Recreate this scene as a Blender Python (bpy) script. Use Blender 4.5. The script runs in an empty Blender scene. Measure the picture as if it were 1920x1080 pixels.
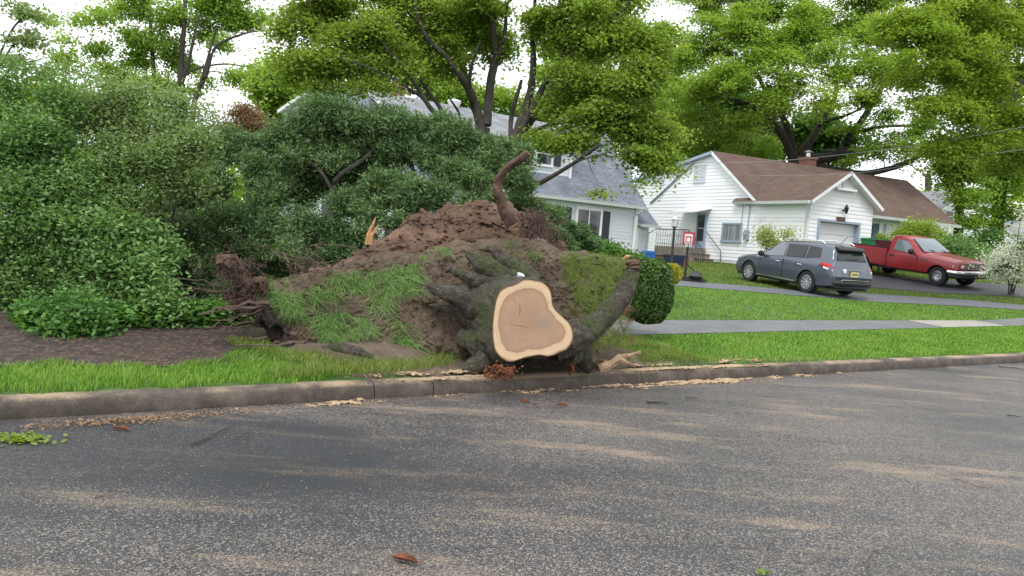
import bpy, bmesh, math, random
import numpy as np
from mathutils import Vector, Matrix
random.seed(7); rng = np.random.default_rng(7)
scn = bpy.context.scene; col = scn.collection
# ---------------- camera, world, sun, exposure
FP = 1480.0; TH = math.radians(4.3); PH = math.atan(85/FP); EYE = 1.6
cam = bpy.data.cameras.new('camera'); cam.lens = FP/1920*36; cam.sensor_width = 36
cam.clip_start = 0.05; cam.clip_end = 2000
co = bpy.data.objects.new('camera', cam); col.objects.link(co); scn.camera = co
Uv = Vector((0, math.sin(PH), math.cos(PH))); Fv = Vector((0, math.cos(PH), -math.sin(PH))); Rv = Vector((1, 0, 0))
r_ = Rv*math.cos(TH)+Uv*math.sin(TH); u_ = -Rv*math.sin(TH)+Uv*math.cos(TH)
M = Matrix((r_, u_, -Fv)).transposed().to_4x4(); M.translation = (0, 0, EYE); co.matrix_world = M
SUN_EL, SUN_AZ = math.radians(58), math.radians(200)
w = bpy.data.worlds.new('World'); scn.world = w; w.use_nodes = True
nt = w.node_tree; bg = nt.nodes['Background']
sky = nt.nodes.new('ShaderNodeTexSky'); sky.sky_type = 'NISHITA'; sky.sun_disc = False
sky.sun_elevation = SUN_EL; sky.sun_rotation = SUN_AZ
mx = nt.nodes.new('ShaderNodeMix'); mx.data_type = 'RGBA'; mx.inputs[0].default_value = 0.93
ns = nt.nodes.new('ShaderNodeTexNoise'); ns.inputs['Scale'].default_value = 2.2; ns.inputs['Detail'].default_value = 5
rp = nt.nodes.new('ShaderNodeValToRGB'); tcw = nt.nodes.new('ShaderNodeTexCoord')
rp.color_ramp.elements[0].position = .35; rp.color_ramp.elements[0].color = (8.6, 8.9, 9.6, 1)
rp.color_ramp.elements[1].position = .65; rp.color_ramp.elements[1].color = (10.5, 10.6, 10.8, 1)
nt.links.new(tcw.outputs['Generated'], ns.inputs['Vector']); nt.links.new(ns.outputs[0], rp.inputs[0])
nt.links.new(sky.outputs[0], mx.inputs[6]); nt.links.new(rp.outputs[0], mx.inputs[7])
nt.links.new(mx.outputs[2], bg.inputs[0]); bg.inputs[1].default_value = 0.1
sl = bpy.data.lights.new('sun', 'SUN'); sl.energy = 1.2; sl.angle = math.radians(16); sl.color = (1, .985, .96)
so = bpy.data.objects.new('sun', sl); col.objects.link(so)
sd = Vector((math.sin(SUN_AZ)*math.cos(SUN_EL), math.cos(SUN_AZ)*math.cos(SUN_EL), math.sin(SUN_EL)))
so.rotation_euler = sd.to_track_quat('Z', 'Y').to_euler(); so.location = sd*60
scn.view_settings.view_transform = 'Standard'; scn.view_settings.look = 'None'
scn.view_settings.exposure = 0.9; scn.view_settings.gamma = 1
scn.cycles.max_bounces = 6; scn.cycles.diffuse_bounces = 4; scn.cycles.transmission_bounces = 4
scn.cycles.glossy_bounces = 2; scn.cycles.transparent_max_bounces = 4
scn.cycles.caustics_reflective = False; scn.cycles.caustics_refractive = False
# ---------------- survey helpers: photograph pixel -> point of the place
def ray(px, py):
    u = px-960; v = 540-py
    a = u*math.cos(TH)-v*math.sin(TH); b = u*math.sin(TH)+v*math.cos(TH)
    return Vector((a, FP*math.cos(PH)+b*math.sin(PH), -FP*math.sin(PH)+b*math.cos(PH)))
def at(px, py, Y):
    d = ray(px, py); k = Y/d.y; return Vector((d.x*k, Y, EYE+d.z*k))
E1 = (.819, .574); N1 = (-.574, .819); D0 = 6.87
def sd_(x, y): return x*E1[0]+y*E1[1], x*N1[0]+y*N1[1]-D0
def xy_(s, d): return s*E1[0]+(d+D0)*N1[0], s*E1[1]+(d+D0)*N1[1]
def sstep(t): t = np.clip(t, 0, 1); return t*t*(3-2*t)
def terr(x, y):
    s, d = sd_(x, y)
    return .14+.062*np.clip(d-.1, 0, 14.5)+.06*np.clip(s-24, 0, 12)*sstep(d/8)
def ground(px, py, off=0):
    d = ray(px, py); o = Vector((0, 0, EYE)); lo = None
    t = 3.0
    while t < 120:
        p = o+d*(t/FP)
        if p.z < terr(p.x, p.y)+off: break
        t += .05
    return p
# ---------------- noise (numpy)
def _h(i, j, k, sd):
    n = (i*374761393+j*668265263+k*2147483647+sd*1442695041) & 0xffffffff
    n = ((n ^ (n >> 13))*1274126177) & 0xffffffff
    return ((n ^ (n >> 16)) & 0xffff)/65535.0
def vn(P, sd=0):
    P = np.asarray(P, float); I = np.floor(P).astype(np.int64); f = P-I; f = f*f*(3-2*f); r = 0
    for a in (0, 1):
        for b in (0, 1):
            for c in (0, 1):
                wt = (f[:, 0] if a else 1-f[:, 0])*(f[:, 1] if b else 1-f[:, 1])*(f[:, 2] if c else 1-f[:, 2])
                r = r+wt*_h(I[:, 0]+a, I[:, 1]+b, I[:, 2]+c, sd)
    return r*2-1
def fbm(P, sd=0, o=4, g=.5):
    P = np.asarray(P, float); r = 0; a = 1
    for k in range(o): r = r+a*vn(P*2**k+k*7.3, sd+k); a *= g
    return r
# ---------------- materials
def mat(name, c=(.5, .5, .5), rough=.8, **kw):
    m = bpy.data.materials.new(name); m.use_nodes = True; b = m.node_tree.nodes['Principled BSDF']
    b.inputs['Base Color'].default_value = (*c, 1); b.inputs['Roughness'].default_value = rough
    for k, v in kw.items(): b.inputs[k.replace('_', ' ')].default_value = v
    return m
class NG:
    def __init__(s, m): s.m = m; s.t = m.node_tree; s.b = s.t.nodes['Principled BSDF']
    def n(s, ty, **kw):
        x = s.t.nodes.new('ShaderNode'+ty)
        for k, v in kw.items():
            if k.startswith('i_'):
                kk = k[2:]; x.inputs[int(kk) if kk.isdigit() else kk.replace('_', ' ')].default_value = v
            else: setattr(x, k, v)
        return x
    def l(s, a, b): s.t.links.new(a, b)
    def noise(s, scale, detail=4, vec=None, rough=.55):
        x = s.n('TexNoise', i_Scale=scale, i_Detail=detail, i_Roughness=rough)
        s.l(vec if vec else s.vec(), x.inputs['Vector']); return x.outputs[0]
    def vec(s, scale=None, kind='Object'):
        tc = s.n('TexCoord'); o = tc.outputs[kind]
        if scale:
            mp = s.n('Mapping'); mp.inputs['Scale'].default_value = scale; s.l(o, mp.inputs[0]); o = mp.outputs[0]
        return o
    def ramp(s, f, stops):
        x = s.n('ValToRGB'); e = x.color_ramp.elements
        while len(e) < len(stops): e.new(.5)
        for k, (p, c) in enumerate(stops):
            e[k].position = p; e[k].color = (*c, 1) if len(c) == 3 else c
        s.l(f, x.inputs[0]); return x.outputs[0]
    def mix(s, f, a, b, mode='MIX'):
        x = s.n('Mix', data_type='RGBA', blend_type=mode)
        for k, v in ((0, f), (6, a), (7, b)):
            if isinstance(v, (int, float)): x.inputs[k].default_value = v
            elif isinstance(v, tuple): x.inputs[k].default_value = (*v, 1)
            else: s.l(v, x.inputs[k])
        return x.outputs[2]
    def math(s, op, a, b=0):
        x = s.n('Math', operation=op)
        for k, v in ((0, a), (1, b)):
            if isinstance(v, (int, float)): x.inputs[k].default_value = v
            else: s.l(v, x.inputs[k])
        return x.outputs[0]
    def col(s, o): s.l(o, s.b.inputs['Base Color'])
    def rough(s, o): s.l(o, s.b.inputs['Roughness'])
    def bump(s, h, st=.5, dist=.02):
        x = s.n('Bump', i_Strength=st, i_Distance=dist); s.l(h, x.inputs['Height']); s.l(x.outputs[0], s.b.inputs['Normal'])
def noisy(name, stops, scale, rough=.9, bump=.4, bscale=None, dist=.02, detail=6, vs=None):
    m = mat(name, rough=rough); g = NG(m); v = g.vec(vs)
    f = g.noise(scale, detail, v, .65); g.col(g.ramp(f, stops))
    g.bump(g.noise(bscale or scale*4, 6, v, .7), bump, dist); return m
def leafm(name, cols, scale=.6, trans=.35, rough=.5, spread=.5):
    m = mat(name, rough=rough); g = NG(m); geo = g.n('NewGeometry')
    v = g.n('TexCoord').outputs['Object']
    f = g.math('ADD', g.math('MULTIPLY', geo.outputs['Random Per Island'], spread), g.math('MULTIPLY', g.noise(scale, 3, v), 1-spread+.25))
    k = len(cols); c = g.ramp(f, [(.18+.64*i/(k-1), cols[i]) for i in range(k)])
    g.col(c); g.b.inputs['Specular IOR Level'].default_value = .3
    tr = g.n('BsdfTranslucent'); g.l(g.mix(1.0, c, (1.25, 1.3, .7), 'MULTIPLY'), tr.inputs[0])
    ms = g.n('MixShader'); ms.inputs[0].default_value = trans
    g.l(g.b.outputs[0], ms.inputs[1]); g.l(tr.outputs[0], ms.inputs[2])
    g.l(ms.outputs[0], g.t.nodes['Material Output'].inputs[0]); return m
# ---------------- object helpers
class MB:
    def __init__(s): s.v = []; s.f = []; s.m = []
    def add(s, vs, fs, mi=0):
        o = len(s.v); s.v += [tuple(p) for p in vs]; s.f += [tuple(o+i for i in f) for f in fs]; s.m += [mi]*len(fs); return s
    def box(s, x0, x1, y0, y1, z0, z1, mi=0):
        vs = [(x, y, z) for x in (x0, x1) for y in (y0, y1) for z in (z0, z1)]
        return s.add(vs, [(0, 1, 3, 2), (4, 6, 7, 5), (0, 4, 5, 1), (2, 3, 7, 6), (0, 2, 6, 4), (1, 5, 7, 3)], mi)
    def prism(s, poly, a, b, f, mi=0):
        n = len(poly); vs = [f(p, a) for p in poly]+[f(p, b) for p in poly]
        return s.add(vs, [tuple(range(n))[::-1], tuple(range(n, 2*n))]+[(i, (i+1) % n, n+(i+1) % n, n+i) for i in range(n)], mi)
    def tube(s, pts, rad, n=8, mi=0, cap=True, wob=0, sd=0):
        pts = [Vector(p) for p in pts]; m = len(pts)
        if not hasattr(rad, '__len__'): rad = [rad]*m
        ref = Vector((.13, .21, 1)).normalized(); vs = []
        for i, p in enumerate(pts):
            t = (pts[min(i+1, m-1)]-pts[max(i-1, 0)])
            t = t.normalized() if t.length > 1e-9 else Vector((0, 0, 1))
            r = ref if abs(t.dot(ref)) < .95 else Vector((1, 0, .1)); a = t.cross(r).normalized(); b = t.cross(a)
            for k in range(n):
                an = 2*math.pi*k/n; q = rad[i]*(1+(wob*(random.random()-.5) if wob else 0))
                vs.append(p+(a*math.cos(an)+b*math.sin(an))*q)
        fs = [(i*n+k, i*n+(k+1) % n, (i+1)*n+(k+1) % n, (i+1)*n+k) for i in range(m-1) for k in range(n)]
        if cap: fs += [tuple(range(n))[::-1], tuple((m-1)*n+k for k in range(n))]
        return s.add(vs, fs, mi)
    def lathe(s, prof, n=20, c=(0, 0, 0), ax='z', mi=0, cap=True):
        vs = []
        for r, z in prof:
            for k in range(n):
                a = 2*math.pi*k/n; p = (r*math.cos(a), r*math.sin(a), z)
                if ax == 'y': p = (p[0], z, p[1])
                if ax == 'x': p = (z, p[0], p[1])
                vs.append((p[0]+c[0], p[1]+c[1], p[2]+c[2]))
        m = len(prof)
        fs = [(i*n+k, i*n+(k+1) % n, (i+1)*n+(k+1) % n, (i+1)*n+k) for i in range(m-1) for k in range(n)]
        if cap: fs += [tuple(range(n))[::-1], tuple((m-1)*n+k for k in range(n))]
        return s.add(vs, fs, mi)
    def build(s, name, m, parent=None, smooth=False, fix=True):
        me = bpy.data.meshes.new(name); me.from_pydata(s.v, [], s.f)
        for x in (m if isinstance(m, (list, tuple)) else [m]): me.materials.append(x)
        if any(s.m): me.polygons.foreach_set('material_index', s.m)
        me.update()
        if fix:
            bm = bmesh.new(); bm.from_mesh(me); bmesh.ops.recalc_face_normals(bm, faces=bm.faces); bm.to_mesh(me); bm.free()
        if smooth: me.shade_smooth(); me.set_sharp_from_angle(angle=math.radians(smooth if smooth is not True else 40))
        return link(name, me, parent)
def link(name, me, parent=None):
    o = bpy.data.objects.new(name, me); col.objects.link(o)
    if parent: o.parent = parent
    return o
def tag(o, label=None, cat=None, group=None, kind=None):
    if label: o['label'] = label
    if cat: o['category'] = cat
    if group: o['group'] = group
    if kind: o['kind'] = kind
    return o
def empty(name, loc=(0, 0, 0), rz=0, label=None, cat=None, group=None):
    o = bpy.data.objects.new(name, None); col.objects.link(o); o.location = loc; o.rotation_euler = (0, 0, rz)
    return tag(o, label, cat, group)
def npmesh(name, V, Fc, m, parent=None, smooth=False):
    V = np.asarray(V, np.float32); Fc = np.asarray(Fc, np.int32); me = bpy.data.meshes.new(name); k = Fc.shape[1]
    me.vertices.add(len(V)); me.vertices.foreach_set('co', V.ravel())
    me.loops.add(Fc.size); me.loops.foreach_set('vertex_index', Fc.ravel())
    me.polygons.add(len(Fc)); me.polygons.foreach_set('loop_start', np.arange(0, Fc.size, k, dtype=np.int32))
    try: me.polygons.foreach_set('loop_total', np.full(len(Fc), k, np.int32))
    except Exception: pass
    me.materials.append(m); me.update(calc_edges=True)
    if smooth: me.shade_smooth()
    return link(name, me, parent)
def unit(a): return a/np.maximum(np.linalg.norm(a, axis=1, keepdims=True), 1e-9)
def _dummy(): pass
def leaves(name, C, size, m, parent=None, asp=.55, nrm=None, dirn=None, fold=.15, hexa=False, up=.4, base=None):
    C = np.asarray(C); n = len(C); size = size*rng.uniform(.65, 1.3, (n, 1))
    nr = unit(rng.normal(size=(n, 3))+(np.array([0, 0, up*2]) if nrm is None else nrm))
    t = rng.normal(size=(n, 3)) if dirn is None else dirn
    t = unit(t-nr*np.sum(t*nr, 1, keepdims=True)); b = np.cross(nr, t)
    off = 0 if base is None else base
    C = C-off
    if hexa:
        w_ = size*asp*.5
        pts = [C-t*size*.5, C-t*size*.2+b*w_+nr*w_*fold, C+t*size*.18+b*w_*.85+nr*w_*fold, C+t*size*.5,
               C+t*size*.18-b*w_*.85+nr*w_*fold, C-t*size*.2-b*w_+nr*w_*fold]
        V = np.stack(pts, 1).reshape(-1, 3); i = np.arange(n)[:, None]*6
        Fc = np.concatenate([i+np.array([0, 1, 2, 3]), i+np.array([0, 3, 4, 5])], 1).reshape(-1, 4)
    else:
        w_ = size*asp*.5
        pts = [C-t*size*.5, C+b*w_-t*size*.05, C+t*size*.5+nr*size*fold*.5, C-b*w_-t*size*.05]
        V = np.stack(pts, 1).reshape(-1, 3); Fc = np.arange(n*4).reshape(-1, 4)
    return npmesh(name, V, Fc, m, parent)
def blades(name, P, h, wd, m, lean=.5, parent=None, up=(0, 0, 1), seg=1):
    P = np.asarray(P, float); n = len(P)
    h = (h*rng.uniform(.5, 1.3, n))[:, None] if np.isscalar(h) else (h*rng.uniform(.6, 1.25, n))[:, None]
    wd = (wd if np.isscalar(wd) else np.asarray(wd)[:, None])*np.ones((n, 1))
    a = rng.uniform(0, 2*np.pi, n); sdv = np.stack([np.cos(a), np.sin(a), 0*a], 1)
    l = np.stack([np.cos(a+1.3), np.sin(a+1.3), 0*a], 1)*rng.uniform(.1, 1, (n, 1))*lean
    up = np.asarray(up, float)
    mid = P+up*h*.55+l*h*.3; tip = P+up*h*(1-.25*lean)+l*h
    V = np.stack([P-sdv*wd*.5, P+sdv*wd*.5, mid+sdv*wd*.4, mid-sdv*wd*.4, tip+sdv*wd*.06, tip-sdv*wd*.06], 1).reshape(-1, 3)
    i = np.arange(n)[:, None]*6
    Fc = np.concatenate([i+np.array([0, 1, 2, 3]), i+np.array([3, 2, 4, 5])], 1).reshape(-1, 4)
    return npmesh(name, V, Fc, m, parent)
# ---------------- shared materials
BARK = noisy('bark', [(.3, (.035, .028, .022)), (.7, (.11, .09, .07))], 6, .95, .9, 22, .03, vs=(1, 1, .25))
BARKD = noisy('dark_wet_bark', [(.3, (.022, .019, .016)), (.7, (.085, .072, .06))], 6, .9, .8, 22, .03, vs=(1, 1, .3))
CONC = noisy('concrete', [(.3, (.19, .175, .15)), (.7, (.3, .28, .25))], 3, .85, .3, 60, .006)
WHITE = mat('white_paint', (.78, .79, .8), .5)
SIDW = mat('white_siding', (.8, .81, .82), .55)
g_ = NG(SIDW); g_.col(g_.ramp(g_.noise(1.1, 4, g_.vec((.3, .3, 2))), [(.3, (.8, .815, .83)), (.7, (.87, .875, .87))]))
SIDG = mat('pale_grey_siding', (.62, .65, .68), .55)
g_ = NG(SIDG); g_.col(g_.ramp(g_.noise(1.1, 4, g_.vec((.3, .3, 2))), [(.3, (.56, .59, .63)), (.7, (.68, .7, .73))]))
BLUEG = mat('blue_grey_trim', (.3, .37, .45), .5)
DARKSH = mat('dark_shutter', (.02, .022, .035), .5)
METAL = mat('brushed_metal', (.55, .55, .56), .35, Metallic=.9)
BLACK = mat('black_metal', (.012, .012, .013), .45)
RUB = mat('tyre_rubber', (.016, .016, .017), .85)
GLASS = mat('window_glass', (.03, .035, .04), .04); GLASS.node_tree.nodes['Principled BSDF'].inputs['Specular IOR Level'].default_value = .9
BRICK = mat('red_brick', rough=.9); g_ = NG(BRICK)
bt = g_.n('TexBrick', i_Scale=4.5, i_Mortar_Size=.015); bt.inputs['Color1'].default_value = (.2, .06, .04, 1); bt.inputs['Color2'].default_value = (.13, .045, .035, 1); bt.inputs['Mortar'].default_value = (.3, .27, .24, 1)
mp = g_.n('Mapping'); mp.inputs['Rotation'].default_value = (math.pi/2, 0, 0); g_.l(g_.vec(), mp.inputs[0]); g_.l(mp.outputs[0], bt.inputs['Vector']); g_.col(bt.outputs[0])
def shingle(name, c1, c2, wid=.33, hgt=.14):
    m = mat(name, rough=.92); g = NG(m)
    mp = g.n('Mapping'); g.l(g.n('UVMap').outputs[0], mp.inputs[0])
    b = g.n('TexBrick', i_Scale=1.0, i_Mortar_Size=.012, i_Brick_Width=wid, i_Row_Height=hgt)
    b.inputs['Color1'].default_value = (*c1, 1); b.inputs['Color2'].default_value = (*c2, 1); b.inputs['Mortar'].default_value = (*[x*.45 for x in c1], 1)
    g.l(mp.outputs[0], b.inputs['Vector'])
    f = g.noise(1.3, 5, mp.outputs[0]); c = g.mix(.45, b.outputs[0], g.ramp(f, [(.3, tuple(x*.75 for x in c1)), (.7, tuple(min(1, x*1.35) for x in c2))]))
    g.col(c); g.bump(g.math('ADD', g.math('MULTIPLY', b.outputs[1], -1.0), g.math('MULTIPLY', g.noise(60, 3, mp.outputs[0]), .4)), .6, .02); return m
SHG = shingle('grey_shingles', (.105, .12, .145), (.185, .205, .235), .36, .16)
SHB = shingle('brown_shingles', (.085, .053, .04), (.125, .08, .061), .5, .17)
SHGL = shingle('light_grey_shingles', (.16, .17, .185), (.23, .24, .255), .36, .16)
#SECTION ground
ROADM = mat('wet_asphalt_with_sawdust', rough=.6); g = NG(ROADM); v = g.vec()
def rot(deg, sc, loc=(0, 0, 0)):
    m_ = g.n('Mapping'); m_.inputs['Rotation'].default_value = (0, 0, -math.radians(deg)); m_.inputs['Scale'].default_value = sc; m_.inputs['Location'].default_value = loc; g.l(v, m_.inputs[0]); return m_.outputs[0]
big = g.noise(.42, 4, v, .5); stre = g.noise(1.0, 6, rot(30, (.4, 1.5, 1)), .65); pile = g.noise(.75, 6, rot(12, (.7, 2.6, 1), (3, 1, 0)), .68)
vd = g.n('VectorMath', operation='DISTANCE'); g.l(rot(20, (.5, 1.0, 1)), vd.inputs[0]); vd.inputs[1].default_value = (0.75, 5.45, 0)
dampd = g.math('ADD', vd.outputs['Value'], g.math('MULTIPLY', g.math('SUBTRACT', g.noise(1.3, 5, rot(20, (.5, 1.0, 1)), .6), .5), 2.2)); damp = g.ramp(g.math('DIVIDE', dampd, 3.0), [(.2, (1, 1, 1)), (.55, (0, 0, 0))])
base = g.ramp(g.noise(110, 3, v, .8), [(.36, (.012, .013, .016)), (.55, (.034, .036, .042)), (.66, (.08, .083, .09)), (.76, (.19, .19, .195))])
pm = g.ramp(g.math('ADD', pile, g.math('MULTIPLY', g.noise(60, 3, v, .85), .4)), [(.72, (0, 0, 0)), (.87, (1, 1, 1))])
def chips(scale, thr_lo):
    vo = g.n('TexVoronoi', i_Scale=scale); g.l(v, vo.inputs['Vector']); sp = g.n('SeparateColor'); g.l(vo.outputs['Color'], sp.inputs[0])
    dn = g.math('MULTIPLY', g.math('SUBTRACT', g.math('ADD', g.math('MULTIPLY', stre, 1.0), g.math('MULTIPLY', big, .9)), g.math('ADD', .66, g.math('SUBTRACT', g.math('MULTIPLY', damp, .3), g.math('MULTIPLY', pm, .4)))), 1.3)
    hit = g.math('GREATER_THAN', dn, g.math('ADD', sp.outputs[1], thr_lo)); core = g.math('LESS_THAN', vo.outputs['Distance'], g.math('ADD', g.math('MULTIPLY', sp.outputs[2], .35), .28)); return g.math('MULTIPLY', hit, core)
dustc = g.mix(pm, g.ramp(g.noise(45, 3, v), [(.3, (.2, .165, .13)), (.7, (.4, .345, .29))]), (.42, .335, .245))
c = g.mix(g.math('MULTIPLY', chips(78.0, -.08), .7), base, dustc); c = g.mix(g.math('MULTIPLY', chips(150.0, -.14), .65), c, dustc)
c = g.mix(g.math('MULTIPLY', g.math('MULTIPLY', pm, g.noise(70, 3, v, .8)), .8), c, (.33, .255, .18))
c = g.mix(g.math('MULTIPLY', damp, .6), c, (.013, .015, .02))
g.col(c); g.rough(g.ramp(g.math('ADD', big, g.math('MULTIPLY', stre, .3)), [(.5, (.36, .36, .36)), (.8, (.62, .62, .62))]))
g.bump(g.math('ADD', g.noise(100, 3, v, .8), g.math('MULTIPLY', pm, 1.0)), .8, .01)
LAWN = noisy('lawn_soil_and_grass', [(.3, (.035, .075, .012)), (.7, (.07, .14, .022))], 1.4, .95, .8, 60, .02)
MULCH = mat('bark_mulch_soil', rough=.95); g = NG(MULCH); v = g.vec()
vo = g.n('TexVoronoi', i_Scale=38.0); g.l(g.vec((1, .5, 1)), vo.inputs['Vector'])
sp = g.n('SeparateColor'); g.l(vo.outputs['Color'], sp.inputs[0])
g.col(g.mix(g.ramp(sp.outputs[0], [(.72, (0, 0, 0)), (.8, (1, 1, 1))]), g.ramp(g.noise(5, 6, v), [(.3, (.02, .014, .01)), (.7, (.06, .04, .028))]), (.1, .062, .042)))
g.bump(g.math('ADD', vo.outputs[0], g.noise(25, 5, v)), .8, .03)
SIDEW = noisy('sidewalk_concrete', [(.3, (.1, .105, .11)), (.7, (.165, .168, .17))], 1.6, .75, .3, 90, .005)
SIDEL = noisy('new_pale_concrete', [(.3, (.25, .235, .2)), (.7, (.33, .31, .27))], 2, .85, .3, 90, .005)
DRV = noisy('grey_driveway', [(.3, (.085, .09, .105)), (.7, (.135, .14, .158))], 2, .6, .3, 90, .006)
DRVB = noisy('black_driveway', [(.3, (.025, .025, .033)), (.7, (.048, .047, .058))], 2, .55, .3, 90, .006)
KERBM = mat('aged_kerb_concrete', rough=.85); g = NG(KERBM); v = g.vec()
cc = g.ramp(g.noise(3.5, 7, v, .78), [(.3, (.032, .025, .019)), (.5, (.072, .057, .044)), (.7, (.14, .115, .09))])
cc = g.mix(g.ramp(g.noise(70, 3, v, .8), [(.6, (0, 0, 0)), (.72, (.5, .5, .5))]), cc, (.26, .225, .185))
gn = g.n('NewGeometry'); sx_ = g.n('SeparateXYZ'); g.l(gn.outputs['Position'], sx_.inputs[0])
tp = g.math('MULTIPLY', g.ramp(sx_.outputs[2], [(.12, (0, 0, 0)), (.148, (1, 1, 1))]), g.ramp(g.math('ADD', g.noise(1.5, 4, v), g.math('MULTIPLY', g.noise(60, 3, v, .8), .4)), [(.62, (0, 0, 0)), (.78, (.9, .9, .9))]))
cc = g.mix(tp, cc, (.33, .25, .16))
g.col(cc); g.bump(g.noise(50, 5, v, .8), .6, .01)
SAW = noisy('sawdust', [(.3, (.3, .205, .115)), (.7, (.5, .37, .23))], 9, .95, .9, 70, .015)

def sheet(name, sA, dA, m, z=0, lift=0.0):
    S, Dd = np.meshgrid(sA, dA, indexing='ij'); X = S*E1[0]+(Dd+D0)*N1[0]; Y = S*E1[1]+(Dd+D0)*N1[1]
    Z = terr(X, Y)+lift if z is None else np.full_like(X, z)
    V = np.stack([X, Y, Z], -1).reshape(-1, 3); a, b = len(sA), len(dA)
    I = (np.arange(a-1)[:, None]*b+np.arange(b-1)[None]).ravel()
    return npmesh(name, V, np.stack([I, I+b, I+b+1, I+1], 1), m)
tag(sheet('ground', np.array([-500, -200, -80, -40]+list(np.arange(-20, 60, .5))+[70, 100, 200, 500]),
    np.array([.17]+list(np.arange(.5, 30, .5))+[35, 50, 80, 150, 300, 600]), LAWN, z=None), kind='structure')
tag(sheet('ground', np.array([-500, -100, -20, 0, 20, 60, 500]), np.array([-600, -100, -30, -10, .17]), LAWN, z=-.02), kind='structure')
tag(sheet('road', np.arange(-60, 101, 4.), np.arange(-9.5, .03, .5), ROADM, z=0), kind='structure')
def strip(name, near, far, m, lift, n=40):
    def lerp(P, k):
        seg = [(Vector(P[i+1])-Vector(P[i])).length for i in range(len(P)-1)]; t = k*sum(seg)
        for i, L in enumerate(seg):
            if t <= L or i == len(seg)-1: return Vector(P[i]).lerp(Vector(P[i+1]), min(t/L, 1))
            t -= L
    mb = MB(); k = 5; vs = []
    for i in range(n+1):
        a, b = lerp(near, i/n), lerp(far, i/n)
        for j in range(k+1):
            p = a.lerp(b, j/k); vs.append((p.x, p.y, float(terr(p.x, p.y))+lift))
    mb.add(vs, [(i*(k+1)+j, (i+1)*(k+1)+j, (i+1)*(k+1)+j+1, i*(k+1)+j+1) for i in range(n) for j in range(k)])
    return tag(mb.build(name, m, fix=False), kind='structure')
def gp(px, py): p = ground(px, py); return (p.x, p.y, 0)
def sdp(s, d): x, y = xy_(s, d); return (x, y, 0)
sw_n = [sdp(-12, 1.25)]+[gp(1235, 628), gp(1300, 629), gp(1560, 618), gp(1920, 611)]+[sdp(60, 2.9)]
sw_f = [sdp(-12, 2.75)]+[gp(1235, 608), gp(1300, 605), gp(1560, 603), gp(1920, 599)]+[sdp(60, 4.5)]
# keep the pavement parallel: fit both edges to lines in (s,d)
fe = [sd_(*p[:2]) for p in sw_n[1:-1]]; ff = [sd_(*p[:2]) for p in sw_f[1:-1]]
kn = np.polyfit([p[0] for p in fe], [p[1] for p in fe], 1); kf = np.polyfit([p[0] for p in ff], [p[1] for p in ff], 1)
SWN = lambda s: kn[0]*s+kn[1]
SWF = lambda s: SWN(s)+np.clip(1.25-.03*(s-9), .75, 1.25)
print('sidewalk', kn, kf)
strip('sidewalk', [sdp(s, SWN(s)) for s in (4.6, 9, 15, 20, 25.5, 60)], [sdp(s, SWF(s)) for s in (4.6, 9, 15, 20, 25.5, 60)], SIDEW, .012, 80)
ps = [sd_(*gp(1755, 612)[:2])[0], sd_(*gp(1850, 606)[:2])[0]]
strip('sidewalk', [sdp(s, SWN(s)) for s in ps], [sdp(s, SWF(s)) for s in ps], SIDEL, .018, 8)
strip('driveway', [gp(1262, 537), gp(1275, 537), gp(1400, 547), gp(1600, 563), gp(1920, 582), gp(2100, 590)],
      [gp(1262, 527), gp(1275, 527), gp(1400, 537), gp(1600, 550), gp(1920, 573), gp(2100, 582)], DRV, .014, 60)
strip('driveway', [gp(1600, 534), gp(1640, 540), gp(1760, 550), gp(1920, 558), gp(2150, 566)],
      [gp(1590, 512), gp(1640, 515), gp(1760, 525), gp(1920, 538), gp(2150, 548)], DRVB, .016, 60)
strip('mulch_bed', [sdp(s, 1.0+.08*math.sin(s*3)) for s in np.arange(-8, 5.8, .4)],
      [sdp(s, 9) for s in np.arange(-8, 5.8, .4)], MULCH, .02, 90)
# kerb stones, end to end
js = [-30, -12, -5.6, 3.3, 3.95, 6.85, 9.3, 12.3, 15.4, 18.5, 21.5, 24.6, 27.7, 60]
for i in range(len(js)-1):
    a, b = js[i]+.006, js[i+1]-.006; n = max(2, int((b-a)/.12)) if b-a < 12 else 40
    prof = [(.012, -.05), (0, .01), (.012, .09), (.035, .135), (.07, .15), (.2, .152), (.2, -.05)]
    vs = []
    for k in range(n+1):
        s = a+(b-a)*k/n
        for (dd, z) in prof:
            wob = .012*vn(np.array([[s*3, z*9, i]]), 3)[0] if z > 0 else 0
            x, y = xy_(s, dd+wob*.6-.04*math.exp(-((s-5)/6)**2)*0); vs.append((x, y, z+wob*.5 if z > .05 else z))
    m_ = len(prof); mb = MB(); mb.add(vs, [(k*m_+j, k*m_+j+1, (k+1)*m_+j+1, (k+1)*m_+j) for k in range(n) for j in range(m_-1)]+[tuple(range(m_)), tuple(n*m_+j for j in range(m_))[::-1]])
    tag(mb.build('kerb', KERBM, smooth=50), kind='structure')
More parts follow.
